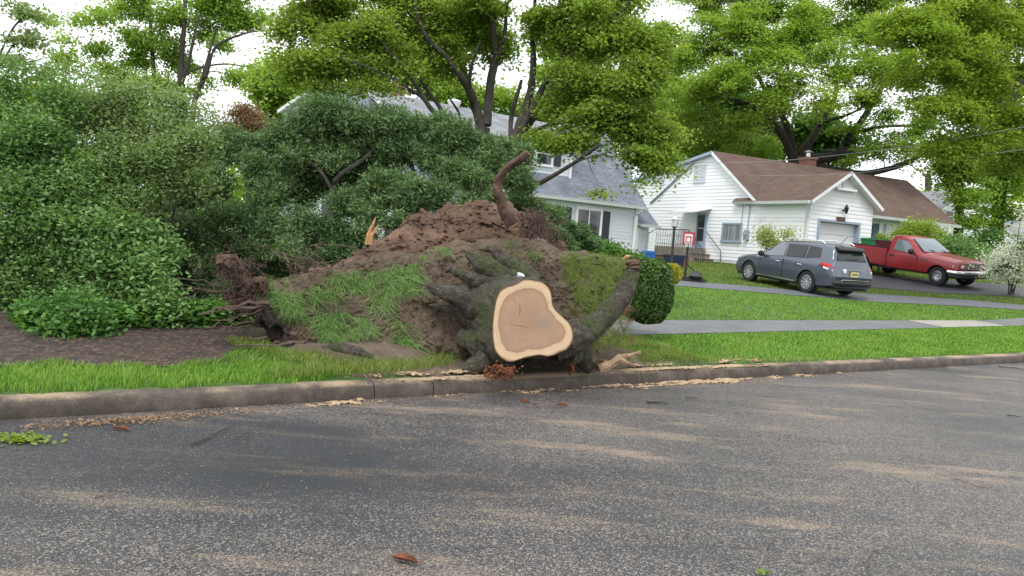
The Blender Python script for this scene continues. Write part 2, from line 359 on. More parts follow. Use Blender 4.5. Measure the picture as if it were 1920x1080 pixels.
#SECTION grass
GRN = leafm('lawn_grass', [(.05, .13, .012), (.1, .23, .022), (.17, .34, .04), (.25, .38, .07)], 1.2, .35, .6, .6)
GRY = leafm('patchy_grass', [(.06, .11, .018), (.14, .21, .035), (.22, .28, .06)], .8, .3, .6, .6)
def inpoly(px, py, poly):
    px = np.asarray(px, float); py = np.asarray(py, float); r = np.zeros(px.shape, bool); n = len(poly)
    for i in range(n):
        x0, y0 = poly[i]; x1, y1 = poly[(i+1) % n]
        c_ = ((y0 > py) != (y1 > py)); xx = (x1-x0)*(py-y0)/((y1-y0) if y1 != y0 else 1e-9)+x0
        r ^= c_ & (px < xx)
    return r
def proj(P):
    P = np.asarray(P, float)-np.array([0, 0, EYE]); X = P@np.array(r_); Y = P@np.array(u_); Z = P@np.array(Fv)
    return 960+FP*X/Z, 540-FP*Y/Z
def lawn(n, s0, s1, d0, d1, test=None):
    s = rng.uniform(s0, s1, n); d = rng.uniform(d0, d1, n); k = np.ones(n, bool)
    if test is not None: k = test(s, d)
    s, d = s[k], d[k]; x, y = s*E1[0]+(d+D0)*N1[0], s*E1[1]+(d+D0)*N1[1]
    return np.stack([x, y, terr(x, y)-.005], 1)
edge = lambda s, d: d > .22+.05*np.sin(s*7)+.04*np.sin(s*19+1)
# left verge
P = lawn(64000, -3, 4.7, .15, 1.9, lambda s, d: edge(s, d) & (d < 1.06+.12*np.sin(s*3)+.09*np.sin(s*11)+np.where(s > 1.9, .62*(s-1.9), 0)) & ~((s > 2.9) & (d < .3+.25*(s-2.9))))
tag(blades('grass', P, .075, .006, GRN, .8), 'green lawn grass on the verge left of the torn up roots', 'grass', kind='stuff')
P = lawn(120000, 6.8, 34, .15, 3.2, lambda s, d: edge(s, d) & (d < SWN(s)-.1-.02*np.sin(s*9)) & (d > .22+.5*np.exp(-((s-7.2)/1.3)**2)))
dd = np.hypot(P[:, 0], P[:, 1]); tag(blades('grass', P, .06, .004+.0006*dd, GRN, .8), 'bright green lawn grass between kerb and pavement on the right', 'grass', kind='stuff')
def notdrive(s, d):
    x, y = s*E1[0]+(d+D0)*N1[0], s*E1[1]+(d+D0)*N1[1]; P = np.stack([x, y, terr(x, y)], 1); px, py = proj(P)
    y0 = np.interp(px, [1262, 1275, 1400, 1600, 1920, 2100], [538, 538, 548, 564, 583, 591])
    y1 = np.interp(px, [1262, 1275, 1400, 1600, 1920, 2100], [526, 526, 536, 549, 572, 581])
    b0 = np.interp(px, [1600, 1640, 1760, 1920, 2150], [534, 541, 551, 559, 567]); b1 = np.interp(px, [1600, 1640, 1760, 1920, 2150], [512, 514, 524, 537, 547])
    return ~((py < y0) & (py > y1) & (px > 1260)) & ~((py < b0) & (py > b1) & (px > 1605)) & (d > SWF(s)+.02) & (px > 1150) & (px < 2050)
P = lawn(230000, 8, 46, 2, 20, notdrive); s_, d_ = sd_(P[:, 0], P[:, 1]); dd = np.hypot(P[:, 0], P[:, 1])
px_, py_ = proj(P); far = py_ < np.interp(px_, [1275, 1400, 1600, 1920], [532, 542, 557, 578])
tag(blades('grass', P[~far], .055, (.004+.0007*dd)[~far], GRN, .8), 'bright green front lawn grass beyond the pavement', 'grass', kind='stuff')
tag(blades('grass', P[far], .05, (.004+.0007*dd)[far], GRY, .8), 'yellowish green lawn grass around the parked vehicles', 'grass', kind='stuff')
#SECTION rest
#SECTION roots
def cm(pts, n):
    P = [np.array(p, float) for p in pts]; P = [2*P[0]-P[1]]+P+[2*P[-1]-P[-2]]; out = []
    for i in range(1, len(P)-2):
        for k in range(n):
            t = k/n; a, b, c, d = P[i-1:i+3]
            out.append(.5*((2*b)+(-a+c)*t+(2*a-5*b+4*c-d)*t*t+(-a+3*b-3*c+d)*t**3))
    out.append(P[-2]); return out
def edist(X, Y, poly):
    r = np.full(X.shape, 1e9)
    for i in range(len(poly)):
        a = np.array(poly[i], float); b = np.array(poly[(i+1) % len(poly)], float); ab = b-a
        t = np.clip(((X-a[0])*ab[0]+(Y-a[1])*ab[1])/max(ab@ab, 1e-9), 0, 1)
        r = np.minimum(r, np.hypot(X-a[0]-t*ab[0], Y-a[1]-t*ab[1]))
    return r
def atv(X, Y, Z):
    u = X-960; v = 540-Y; a = u*math.cos(TH)-v*math.sin(TH); b = u*math.sin(TH)+v*math.cos(TH)
    dy = FP*math.cos(PH)+b*math.sin(PH); dz = -FP*math.sin(PH)+b*math.cos(PH)
    return np.stack([a/dy*Z, Z, EYE+dz/dy*Z], -1)
def mass(name, poly, D, m, parent, bulge=.15, thick=.8, wpx=60, amp=.08, fr=3., step=4, sd=1, jag=5, smooth=False):
    xs = np.arange(min(p[0] for p in poly)-8, max(p[0] for p in poly)+9, step); ys = np.arange(min(p[1] for p in poly)-8, max(p[1] for p in poly)+9, step)
    X, Y = np.meshgrid(xs, ys, indexing='ij'); a, b = X.shape
    ins = inpoly(X, Y, poly); ed = edist(X, Y, poly)*np.where(ins, 1, -1)
    ed = ed+jag*fbm(np.stack([X/22, Y/22, X*0], -1).reshape(-1, 3), sd, 4).reshape(a, b)
    K = ed > 0; p = np.sqrt(np.clip(ed/wpx, 0, 1)); Z = D(X, Y)
    Fr = atv(X, Y, Z-bulge*p); Bk = atv(X, Y, Z+thick*p+.02)
    nz = fbm(Fr.reshape(-1, 3)*fr, sd+5, 6, .6).reshape(a, b); nr = np.abs(fbm(Fr.reshape(-1, 3)*fr*3.1, sd+9, 4, .7)).reshape(a, b)
    Fr[..., 1] += amp*(nz+.5*nr)*np.clip(ed/8, 0, 1); Fr[..., 2] += amp*.5*nz*np.clip(ed/8, 0, 1)
    V = np.concatenate([Fr.reshape(-1, 3), Bk.reshape(-1, 3)]); off = a*b; Fc = []
    cell = K[:-1, :-1] & K[1:, :-1] & K[1:, 1:] & K[:-1, 1:]
    idx = lambda i, j: i*b+j
    for i, j in zip(*np.nonzero(cell)):
        q = [idx(i, j), idx(i+1, j), idx(i+1, j+1), idx(i, j+1)]; Fc.append(q[::-1]); Fc.append([v+off for v in q])
        for (di, dj, e) in ((-1, 0, (0, 3)), (1, 0, (1, 2)), (0, -1, (0, 1)), (0, 1, (3, 2))):
            ii, jj = i+di, j+dj
            if not (0 <= ii < a-1 and 0 <= jj < b-1 and cell[ii, jj]):
                u, w_ = q[e[0]], q[e[1]]; Fc.append([u, w_, w_+off, u+off])
    used, inv = np.unique(np.array(Fc), return_inverse=True)
    o = npmesh(name, V[used], inv.reshape(-1, 4), m, parent, smooth=smooth)
    if smooth: o.data.set_sharp_from_angle(angle=math.radians(60))
    return o, (lambda px, py: float(D(px, py)))
SOIL = mat('turned_turf_soil', rough=.95); g = NG(SOIL); v = g.vec()
c = g.ramp(g.noise(2.2, 6, v, .65), [(.3, (.06, .042, .028)), (.5, (.115, .082, .055)), (.68, (.18, .135, .095))])
vo = g.n('TexVoronoi', i_Scale=42.0); g.l(v, vo.inputs['Vector']); sp = g.n('SeparateColor'); g.l(vo.outputs['Color'], sp.inputs[0])
c = g.mix(g.math('MULTIPLY', g.ramp(sp.outputs[0], [(.9, (0, 0, 0)), (.93, (1, 1, 1))]), g.ramp(vo.outputs[0], [(.1, (1, 1, 1)), (.3, (0, 0, 0))])), c, (.26, .22, .18))
at_ = g.n('Attribute', attribute_name='moss'); 
c = g.mix(g.math('MULTIPLY', at_.outputs['Fac'], g.ramp(g.noise(7, 5, v, .7), [(.35, (.15, .15, .15)), (.6, (1, 1, 1))])), c, g.ramp(g.noise(11, 4, v), [(.3, (.045, .06, .012)), (.7, (.13, .15, .03))]))
g.col(c); g.bump(g.math('ADD', g.noise(28, 6, v, .75), g.math('MULTIPLY', vo.outputs[0], -.4)), .9, .03)
CLAY = mat('broken_red_brown_earth', rough=.97); g = NG(CLAY); v = g.vec()
c = g.ramp(g.noise(1.6, 7, v, .7), [(.3, (.06, .033, .021)), (.48, (.135, .079, .05)), (.66, (.26, .16, .1))])
g.col(c); g.bump(g.noise(20, 7, v, .8), 1.0, .05)
DARKS = noisy('dark_root_soil', [(.3, (.012, .008, .006)), (.7, (.045, .03, .023))], 4, .97, 1, 25, .05)
MOSSB = mat('mossy_bark', rough=.95); g = NG(MOSSB); v = g.vec()
vo = g.n('TexVoronoi', i_Scale=26.0, feature='DISTANCE_TO_EDGE'); wv = g.n('VectorMath', operation='ADD'); nn = g.n('TexNoise', i_Scale=9.0, i_Detail=4); g.l(v, nn.inputs['Vector']); 
vs_ = g.n('VectorMath', operation='SCALE'); vs_.inputs['Scale'].default_value = .3; g.l(nn.outputs['Color'], vs_.inputs[0]); g.l(v, wv.inputs[0]); g.l(vs_.outputs[0], wv.inputs[1])
g.l(wv.outputs[0], vo.inputs['Vector'])
crk = g.ramp(vo.outputs['Distance'], [(.0, (.25, .25, .25)), (.3, (1, 1, 1))])
c = g.mix(crk, (.028, .022, .017), g.ramp(g.noise(14, 6, v, .8), [(.3, (.07, .055, .04)), (.5, (.17, .14, .105)), (.7, (.34, .3, .24))]))
mo = g.ramp(g.math('ADD', g.noise(2.6, 5, v, .65), g.math('MULTIPLY', g.noise(20, 3, v), .15)), [(.54, (0, 0, 0)), (.68, (1, 1, 1))])
c = g.mix(g.math('MULTIPLY', mo, .8), c, g.ramp(g.noise(30, 4, v), [(.3, (.03, .05, .01)), (.7, (.12, .16, .035))]))
g.col(c); g.bump(g.math('ADD', g.math('MULTIPLY', crk, .6), g.noise(30, 6, v, .85)), 1.0, .05)

TREE = empty('uprooted_tree', tuple(ground(900, 690)), 0, 'huge uprooted tree, its root plate tipped up and trunk sawn off beside the kerb', 'fallen tree')
TREE.matrix_world = Matrix.Translation(TREE.location); TI = TREE.location.copy()
def adopt(o):
    o.parent = TREE; o.matrix_parent_inverse = Matrix.Translation(-TI); return o
def D1(x, y): return 8.75+(x-600)/560*.65+(690-y)/300*.75
plate = [(478, 545), (500, 526), (560, 508), (640, 492), (700, 478), (770, 470), (860, 452), (950, 446), (1020, 450), (1060, 470), (1120, 474), (1180, 482), (1196, 500), (1198, 540), (1182, 575), (1150, 608), (1120, 640), (1135, 690), (1100, 705), (980, 712), (860, 712), (780, 705), (700, 695), (640, 672), (575, 660), (540, 640), (515, 600), (490, 572)]
o, _ = mass('soil', plate, D1, SOIL, None, bulge=.16, thick=.7, wpx=70, amp=.055, fr=3.2, step=2.2, sd=3)
adopt(o); me = o.data; V = np.empty(len(me.vertices)*3, np.float32); me.vertices.foreach_get('co', V); V = V.reshape(-1, 3)
px, py = proj(V); ms = sstep((px-1040)/60)*sstep((1190-px)/15+.6)*sstep((py-470)/20)*sstep((640-py)/60)
ms = np.maximum(ms, .55*np.exp(-(((px-930)/50)**2+((py-500)/25)**2))); ms = np.maximum(ms, .5*sstep((py-640)/25)*(px < 760))
ms = np.maximum(ms, sstep((1060-px)/10)*0)
a_ = me.attributes.new('moss', 'FLOAT', 'POINT'); a_.data.foreach_set('value', ms.astype(np.float32))
D2 = lambda x, y: D1(x, y)+.32+(480-y)/100*.35
ridge = [(520, 530), (556, 512), (600, 500), (640, 490), (672, 468), (710, 452), (735, 432), (765, 408), (800, 396), (830, 384), (870, 378), (905, 380), (932, 376), (948, 376), (975, 392), (1004, 396), (1022, 420), (1042, 446), (1060, 468), (1030, 500), (860, 500), (760, 520), (640, 540), (560, 545)]
o, _ = mass('broken_earth', ridge, D2, CLAY, None, bulge=.3, thick=.8, wpx=70, amp=.11, fr=3.0, step=2.2, sd=11, jag=8); adopt(o)
# loose clods over the broken earth
mb = MB()
def clod(mb, c, r, sd, mi=0):
    bm = bmesh.new(); bmesh.ops.create_icosphere(bm, subdivisions=2 if r > .03 else 1, radius=1)
    Vc = np.array([v.co[:] for v in bm.verts]); n_ = 1+.5*fbm(Vc*1.6+sd, sd % 50, 3); fs = [tuple(v.index for v in f.verts) for f in bm.faces]; bm.free()
    sc = np.array([random.uniform(.7, 1.3), random.uniform(.7, 1.2), random.uniform(.55, .9)])
    mb.add([tuple(Vector(c)+Vector(p*sc*r*k)) for p, k in zip(Vc, n_)], fs, mi)
for i in range(70):
    t = random.random(); k = random.choice([(560, 700, 505, 460), (700, 860, 440, 400), (860, 1030, 395, 385), (700, 1040, 460, 430), (560, 860, 512, 470), (860, 1040, 440, 400)])
    x = k[0]+(k[1]-k[0])*t; y = k[2]+(k[3]-k[2])*t+random.gauss(0, 12)
    if inpoly([x], [y], ridge)[0]: clod(mb, at(x, y, float(D2(x, y))-.26+random.uniform(-.05, .1)), random.uniform(.01, .045), i)
adopt(mb.build('soil_clods', CLAY))['kind'] = 'stuff'
mb = MB()
for i in range(700):
    x, y = random.uniform(500, 1180), random.uniform(480, 700)
    if inpoly([x], [y], plate)[0]: clod(mb, at(x, y, float(D1(x, y))-.16+random.uniform(-.03, .03)), random.choice([.008, .012, .018, .03]), i)
adopt(mb.build('soil_crumbs', SOIL))['kind'] = 'stuff'
def root(name, pts, m=MOSSB, n=26, seg=9, amp=.2, sd=0, parent=True, fur=.1):
    C = cm(pts, seg); P = [at(p[0], p[1], p[2]) for p in C]; R = [max(p[3], 1.2)/FP*p[2] for p in C]
    mb = MB(); mb.tube(P, R, n, cap=True); V = np.array(mb.v); k = np.repeat(np.arange(len(P)), n); ctr = np.array([list(p) for p in P])[k]; rr = np.array(R)[k]
    dv = V-ctr; L = np.concatenate([[0], np.cumsum([(P[i+1]-P[i]).length for i in range(len(P)-1)])])[k]; a = np.tile(np.arange(n)*2*np.pi/n, len(P))
    lump = fbm(ctr*5+dv*4, sd, 3, .6); fr_ = 1-np.abs(fbm(np.stack([np.cos(a+L*1.2)*2.4, np.sin(a+L*1.2)*2.4, L*3.2], -1), sd+7, 4, .6)); fine = fbm(V*38, sd+3, 2)
    V = ctr+dv*(1+amp*1.6*lump+fur*2.2*(fr_-.75)+.05*fine)[:, None]; V += (.22*fbm(ctr*3.1, sd+13, 3)*rr)[:, None]*np.array([.6, .3, 1]); mb.v = [tuple(p) for p in V]
    o = mb.build(name, m, smooth=70)
    return adopt(o) if parent else o
# trunk stub from the sawn face back into the plate
fz = [(560, 560), (566, 520), (575, 480), (590, 440), (612, 412), (645, 396), (680, 388), (708, 374), (740, 356), (770, 351), (800, 352), (838, 360), (870, 370), (900, 395), (918, 425), (925, 462), (932, 505), (945, 535), (965, 560), (990, 580), (1015, 602), (1038, 628), (1055, 660), (1064, 700), (1060, 735), (1045, 768), (1020, 795), (980, 812), (940, 830), (900, 838), (870, 833), (840, 830), (800, 838), (760, 846), (725, 856), (690, 868), (662, 872), (640, 868), (612, 850), (590, 830), (570, 800), (560, 765), (552, 720), (550, 680), (552, 640), (556, 600)]
face = [(760+x*.2963, 420+y*.2963) for x, y in fz]
face = [tuple(p[:2]) for p in cm([(x, y, 0) for x, y in face]+[(face[0][0], face[0][1], 0)], 3)[:-1]]
fc = (995, 602); NF = len(face); FY = 8.3
def fpt(x, y): return at(x, y, FY+(x-995)*.0010-(y-600)*.0004)
mb = MB(); rings = [1.0, .985, .97, .95, .9, .85, .8, .76, .7, .6, .5, .4, .3, .2, .1]; vs = []; av = []
hw = [(x*.2963+760, y*.2963+420) for x, y in [(590, 600), (600, 540), (625, 480), (700, 425), (760, 408), (820, 410), (860, 430), (890, 480), (905, 540), (950, 600), (1000, 650), (1015, 690), (990, 735), (900, 775), (780, 790), (700, 815), (640, 800), (615, 760), (600, 700), (588, 650)]]
hang = np.array([math.atan2(y-fc[1], x-fc[0]) for x, y in hw]); hr = np.array([math.hypot(x-fc[0], y-fc[1]) for x, y in hw]); o_ = np.argsort(hang); hang = hang[o_]; hr = hr[o_]
for k, rr in enumerate(rings):
    for i, (x, y) in enumerate(face):
        qx, qy = fc[0]+(x-fc[0])*rr, fc[1]+(y-fc[1])*rr
        R1 = math.hypot(x-fc[0], y-fc[1]); an = math.atan2(y-fc[1], x-fc[0]); hh = np.interp(an, hang, hr, period=2*math.pi)
        d_ = R1*rr; av.append(.75*d_/hh if d_ < hh else .75+.25*(d_-hh)/max(R1-hh, 1)); vs.append(fpt(qx, qy))
vs.append(fpt(*fc)); av.append(0)
fs = [(k*NF+i, k*NF+(i+1) % NF, (k+1)*NF+(i+1) % NF, (k+1)*NF+i) for k in range(len(rings)-1) for i in range(NF)]+[((len(rings)-1)*NF+i, (len(rings)-1)*NF+(i+1) % NF, len(vs)-1) for i in range(NF)]
mb.add(vs, fs)
CUT = mat('fresh_cut_wood', rough=.75); g = NG(CUT); v = g.vec(); at_ = g.n('Attribute', attribute_name='rad')
fa = g.math('ADD', at_.outputs['Fac'], g.math('MULTIPLY', g.math('SUBTRACT', g.noise(7, 5, v), .5), .09))
c = g.ramp(fa, [(.0, (.31, .19, .115)), (.35, (.36, .225, .138)), (.6, (.39, .25, .155)), (.725, (.35, .205, .125)), (.745, (.32, .18, .1)), (.765, (.58, .42, .26)), (.93, (.64, .48, .3)), (.965, (.45, .28, .15)), (.985, (.1, .065, .04))])
rg = g.math('SINE', g.math('MULTIPLY', g.math('ADD', at_.outputs['Fac'], g.math('MULTIPLY', g.noise(3, 5, v), .07)), 120.0))
c = g.mix(g.math('MULTIPLY', g.math('ADD', g.math('MULTIPLY', rg, .5), .5), g.math('MULTIPLY', g.noise(6, 3, v), .8)), c, (.24, .14, .08))
st_ = g.ramp(g.noise(4, 5, g.vec((1, 1, 1)), .6), [(.46, (0, 0, 0)), (.68, (1, 1, 1))]); c = g.mix(g.math('MULTIPLY', g.math('MULTIPLY', st_, .6), g.ramp(fa, [(.68, (1, 1, 1)), (.76, (0, 0, 0))])), c, (.24, .18, .135))
mp = g.n('Mapping'); mp.inputs['Rotation'].default_value = (0, math.radians(28), 0); mp.inputs['Scale'].default_value = (1.5, 1, 30); g.l(v, mp.inputs[0]); sc_ = g.noise(3, 4, mp.outputs[0])
c = g.mix(g.ramp(sc_, [(.5, (0, 0, 0)), (.75, (.14, .14, .14))]), c, (.55, .4, .27))
g.col(c); g.bump(g.math('ADD', sc_, g.math('MULTIPLY', g.noise(90, 3, v), .5)), .35, .006)
o = mb.build('cut_face', CUT, smooth=True); a_ = o.data.attributes.new('rad', 'FLOAT', 'POINT'); a_.data.foreach_set('value', np.array(av, np.float32)); adopt(o)
# drying cracks
mb = MB()
for pts, r in [([(974, 565), (975, 582), (973, 598)], .004), ([(948, 607), (975, 611), (1003, 618)], .003), ([(960, 556), (966, 566), (971, 574)], .003), ([(1040, 560), (1030, 568), (1018, 575)], .002)]:
    mb = MB(); mb.tube([fpt(*p)+Vector((0, .0012, 0)) for p in pts], [r*.3, r, r*.2], 5); adopt(mb.build('crack', BARKD))
mb = MB(); L = 26; vs = []
for k in range(L):
    t = k/(L-1); s_ = 1.0+.03*min(1, t*20)+.1*t**1.5; cx = fc[0]-62*t; cy = fc[1]-8*t
    for i, (x, y) in enumerate(face):
        an = math.atan2(y-fc[1], x-fc[0]); p = at(cx+(x-fc[0])*s_, cy+(y-fc[1])*s_, 0.001+FY+(x-995)*.0010-(y-600)*.0004+t*1.05)
        vs.append(p)
A = np.array([list(p) for p in vs]); nz = fbm(A*np.array([9, 2.5, 9]), 4, 4, .6); kk = np.repeat(np.arange(L), NF)
ctr = np.array([list(at(fc[0]-62*k/(L-1), fc[1]-8*k/(L-1), FY+1.05*k/(L-1))) for k in range(L)])[kk]
dv = A-ctr; dv[:, 1] = 0; ln = np.linalg.norm(dv, axis=1, keepdims=True); A = A+dv/np.maximum(ln, 1e-6)*(nz*.035*np.clip(kk/1.5, .15, 1))[:, None]
mb.add([tuple(p) for p in A], [(k*NF+i, k*NF+(i+1) % NF, (k+1)*NF+(i+1) % NF, (k+1)*NF+i) for k in range(L-1) for i in range(NF)])
adopt(mb.build('trunk', MOSSB, smooth=60))
R_ = root
R_('root', [(950, 560, 8.85, 40), (905, 566, 8.85, 30), (862, 560, 8.8, 22), (830, 548, 8.82, 15), (806, 536, 8.9, 9), (800, 532, 9.0, 4)], sd=1)
R_('root', [(950, 545, 9.0, 30), (915, 530, 9.0, 19), (885, 523, 9.02, 13), (862, 514, 9.05, 10), (846, 503, 9.15, 6)], sd=2)
R_('root', [(975, 545, 9.05, 38), (945, 528, 9.0, 30), (918, 510, 9.0, 22), (896, 492, 9.05, 14), (878, 476, 9.15, 8)], sd=3)
R_('root', [(985, 540, 9.1, 34), (965, 515, 9.1, 25), (948, 490, 9.12, 18), (930, 470, 9.2, 12), (914, 464, 9.3, 6)], sd=4)
R_('root', [(930, 590, 8.95, 40), (895, 598, 8.95, 30), (870, 588, 8.95, 18), (838, 578, 9.0, 10), (822, 575, 9.1, 5)], sd=5)
R_('root', [(950, 630, 8.85, 45), (912, 650, 8.75, 34), (886, 640, 8.8, 22), (862, 625, 8.95, 12)], sd=12)
R_('root', [(960, 640, 8.75, 44), (925, 668, 8.6, 30), (895, 684, 8.5, 20), (868, 697, 8.5, 12), (842, 705, 8.55, 5)], sd=6)
R_('root', [(1040, 640, 8.75, 38), (1080, 632, 8.75, 31), (1114, 608, 8.87, 23), (1143, 582, 8.98, 19), (1165, 556, 9.08, 18), (1179, 530, 9.17, 16), (1186, 508, 9.25, 13), (1186, 494, 9.3, 10)], sd=7, amp=.1)
R_('root', [(1060, 650, 8.9, 40), (1085, 662, 9.0, 26), (1097, 682, 9.05, 16), (1104, 698, 9.1, 8)], sd=8)
R_('root', [(600, 655, 8.55, 8), (640, 657, 8.4, 12), (672, 662, 8.35, 11), (700, 672, 8.35, 5)], sd=13)
SNAP = noisy('reddish_root_bark', [(.3, (.05, .028, .02)), (.7, (.15, .088, .062))], 6, .9, .8, 30, .02)
R_('snapped_root', [(962, 418, 9.5, 15), (946, 396, 9.45, 13), (938, 376, 9.4, 10.5), (931, 360, 9.35, 9), (932, 343, 9.35, 8.2), (939, 329, 9.3, 8.4), (954, 314, 9.25, 7.4), (970, 303, 9.2, 6.8), (991, 287, 9.15, 6.2)], m=SNAP, sd=9, amp=.13)
mb = MB(); clod(mb, at(1186, 494, 9.2), .075, 3); clod(mb, at(1190, 502, 9.2), .06, 8); adopt(mb.build('soil_knob', CLAY, smooth=True)); mb = MB(); mb.tube([at(1168, 486, 9.15), at(1176, 481, 9.12), at(1184, 480, 9.1)], [.01, .022, .006], 6, wob=.5); adopt(mb.build('broken_root_end', noisy('broken_wood', [(.3, (.3, .15, .07)), (.7, (.5, .3, .16))], 9)))
# torn clump of roots at the far left of the plate
o, _ = mass('root_clump', [(398, 480), (412, 472), (440, 478), (455, 492), (462, 512), (498, 522), (505, 545), (488, 570), (478, 600), (455, 590), (432, 580), (420, 560), (432, 535), (418, 510), (400, 496)], lambda x, y: 8.75+(x-400)*.001+(y-480)*.0006, CLAY, None, bulge=.2, thick=.3, wpx=28, amp=.13, fr=5, step=2.5, sd=21, jag=6); adopt(o)
o, _ = mass('buttress', [(470, 560), (505, 560), (520, 590), (530, 615), (550, 640), (553, 660), (535, 664), (520, 655), (505, 640), (495, 615), (478, 600)], lambda x, y: 8.65+(660-y)*.0012, DARKS, None, bulge=.16, thick=.3, wpx=24, amp=.12, fr=5, step=2.5, sd=23, jag=6); adopt(o)
PALEW = noisy('splintered_wood', [(.3, (.38, .17, .07)), (.7, (.6, .33, .16))], 9, .8, .5, 60, .01, vs=(1, 1, .15))
mb = MB()
for i, (dx, tw, h) in enumerate([(-3, 3.5, 42), (0, 3.5, 52), (3.5, 3, 38)]):
    mb.tube([at(691+dx, 458, 9.0), at(694+dx*1.1, 440, 8.98), at(700+dx*1.4, 458-h*.75, 8.97), at(705+dx*1.5, 458-h, 8.97)], [tw*1.2/FP*9, tw/FP*9, tw*.75/FP*9, .002], 5)
adopt(mb.build('wood_splinter', PALEW))
for pts in [[(672, 486), (700, 480), (735, 470), (770, 452)], [(760, 520-18), (812, 480), (860, 462), (905, 458)], [(600, 515), (640, 505), (668, 498)]]:
    pass
# thin roots and dead twigs, every bundle one part
TW = noisy('root_twigs', [(.3, (.05, .032, .025)), (.7, (.14, .095, .075))], 9, .95, .4, 40, .01)
mb = MB()
def twig(mb, p0, p1, Y0, Y1, r0, r1, wig=6, n=6, mi=0):
    pts = []; rs = []
    for k in range(n+1):
        t = k/n; e = math.sin(math.pi*t)
        pts.append(at(p0[0]+(p1[0]-p0[0])*t+random.gauss(0, wig)*e, p0[1]+(p1[1]-p0[1])*t+random.gauss(0, wig)*e, Y0+(Y1-Y0)*t+random.gauss(0, .03)*e)); rs.append(r0+(r1-r0)*t)
    mb.tube(pts, rs, 5, mi)
for a, b, Y, r in [((555, 490), (498, 462), 8.9, .012), ((575, 510), (520, 470), 8.9, .022), ((545, 500), (505, 440), 9.0, .006), ((615, 498), (540, 478), 8.95, .014), ((600, 500), (510, 430), 9.1, .008), ((545, 495), (470, 455), 9, .007), ((500, 500), (452, 486), 8.8, .006), ((580, 470), (600, 445), 9.2, .006), ((595, 498), (592, 455), 9.1, .01), ((605, 495), (602, 465), 9.1, .006), ((640, 490), (628, 470), 9.2, .006), ((450, 535), (310, 522), 8.75, .011), ((440, 545), (340, 540), 8.7, .009), ((430, 520), (350, 560), 8.8, .008), ((495, 572), (372, 590), 8.5, .02), ((490, 580), (385, 615), 8.45, .011), ((505, 568), (420, 575), 8.45, .026), ((480, 600), (395, 600), 8.5, .01), ((455, 560), (330, 530), 8.8, .006), ((545, 625), (590, 620), 8.2, .01), ((550, 640), (450, 655), 8.4, .014), ((560, 640), (350, 665), 8.3, .012), ((540, 650), (600, 618), 8.3, .008), ((460, 560), (385, 590), 8.7, .007), ((500, 632), (380, 640), 8.5, .012), ((1000, 400), (1036, 398), 9.4, .01), ((722, 470), (570, 462), 8.85, .009), ((735, 432), (690, 446), 9.1, .012), ((716, 468), (560, 500), 8.9, .006)]:
    twig(mb, a, b, Y, Y-.1, r, r*.35)
for i in range(330):
    x, y = random.choice([(random.uniform(402, 470), random.uniform(472, 530)), (random.uniform(420, 500), random.uniform(490, 600)), (random.uniform(430, 500), random.uniform(500, 590)), (random.uniform(980, 1050), random.uniform(395, 450)), (random.uniform(540, 640), random.uniform(490, 520))])
    an = random.uniform(0, 6.3); L = random.uniform(8, 36); twig(mb, (x, y), (x+math.cos(an)*L, y+math.sin(an)*L), 8.68 if x < 700 else 9.3, 8.5 if x < 700 else 9.15, random.uniform(.002, .006), .001, 5)
for i in range(220):
    x = random.uniform(520, 1150); y = random.uniform(470, 690)
    if inpoly([x], [y], plate)[0]:
        an = random.uniform(.3, 2.8); L = random.uniform(8, 30); dd_ = float(D1(x, y))-.2; twig(mb, (x, y), (x+math.cos(an)*L, y+math.sin(an)*L), dd_, dd_, random.uniform(.0015, .004), .001, 2)
adopt(mb.build('root_fibres', TW))['kind'] = 'stuff'
# fibrous mat right of the snapped root
mb = MB()
for i in range(500):
    x = random.uniform(985, 1045); y = random.uniform(398, 470)
    if y < 398+(x-1005)*1.1: continue
    an = random.uniform(0, 6.3); L = random.uniform(6, 22); Y = float(D2(x, y))-.3+random.uniform(-.03, .08)
    twig(mb, (x, y), (x+math.cos(an)*L, y+math.sin(an)*L), Y, Y-.05, random.uniform(.002, .005), .001, 4, 4)
adopt(mb.build('root_mat', noisy('fine_dark_roots', [(.3, (.03, .015, .011)), (.7, (.095, .048, .035))], 9, .95)))['kind'] = 'stuff'
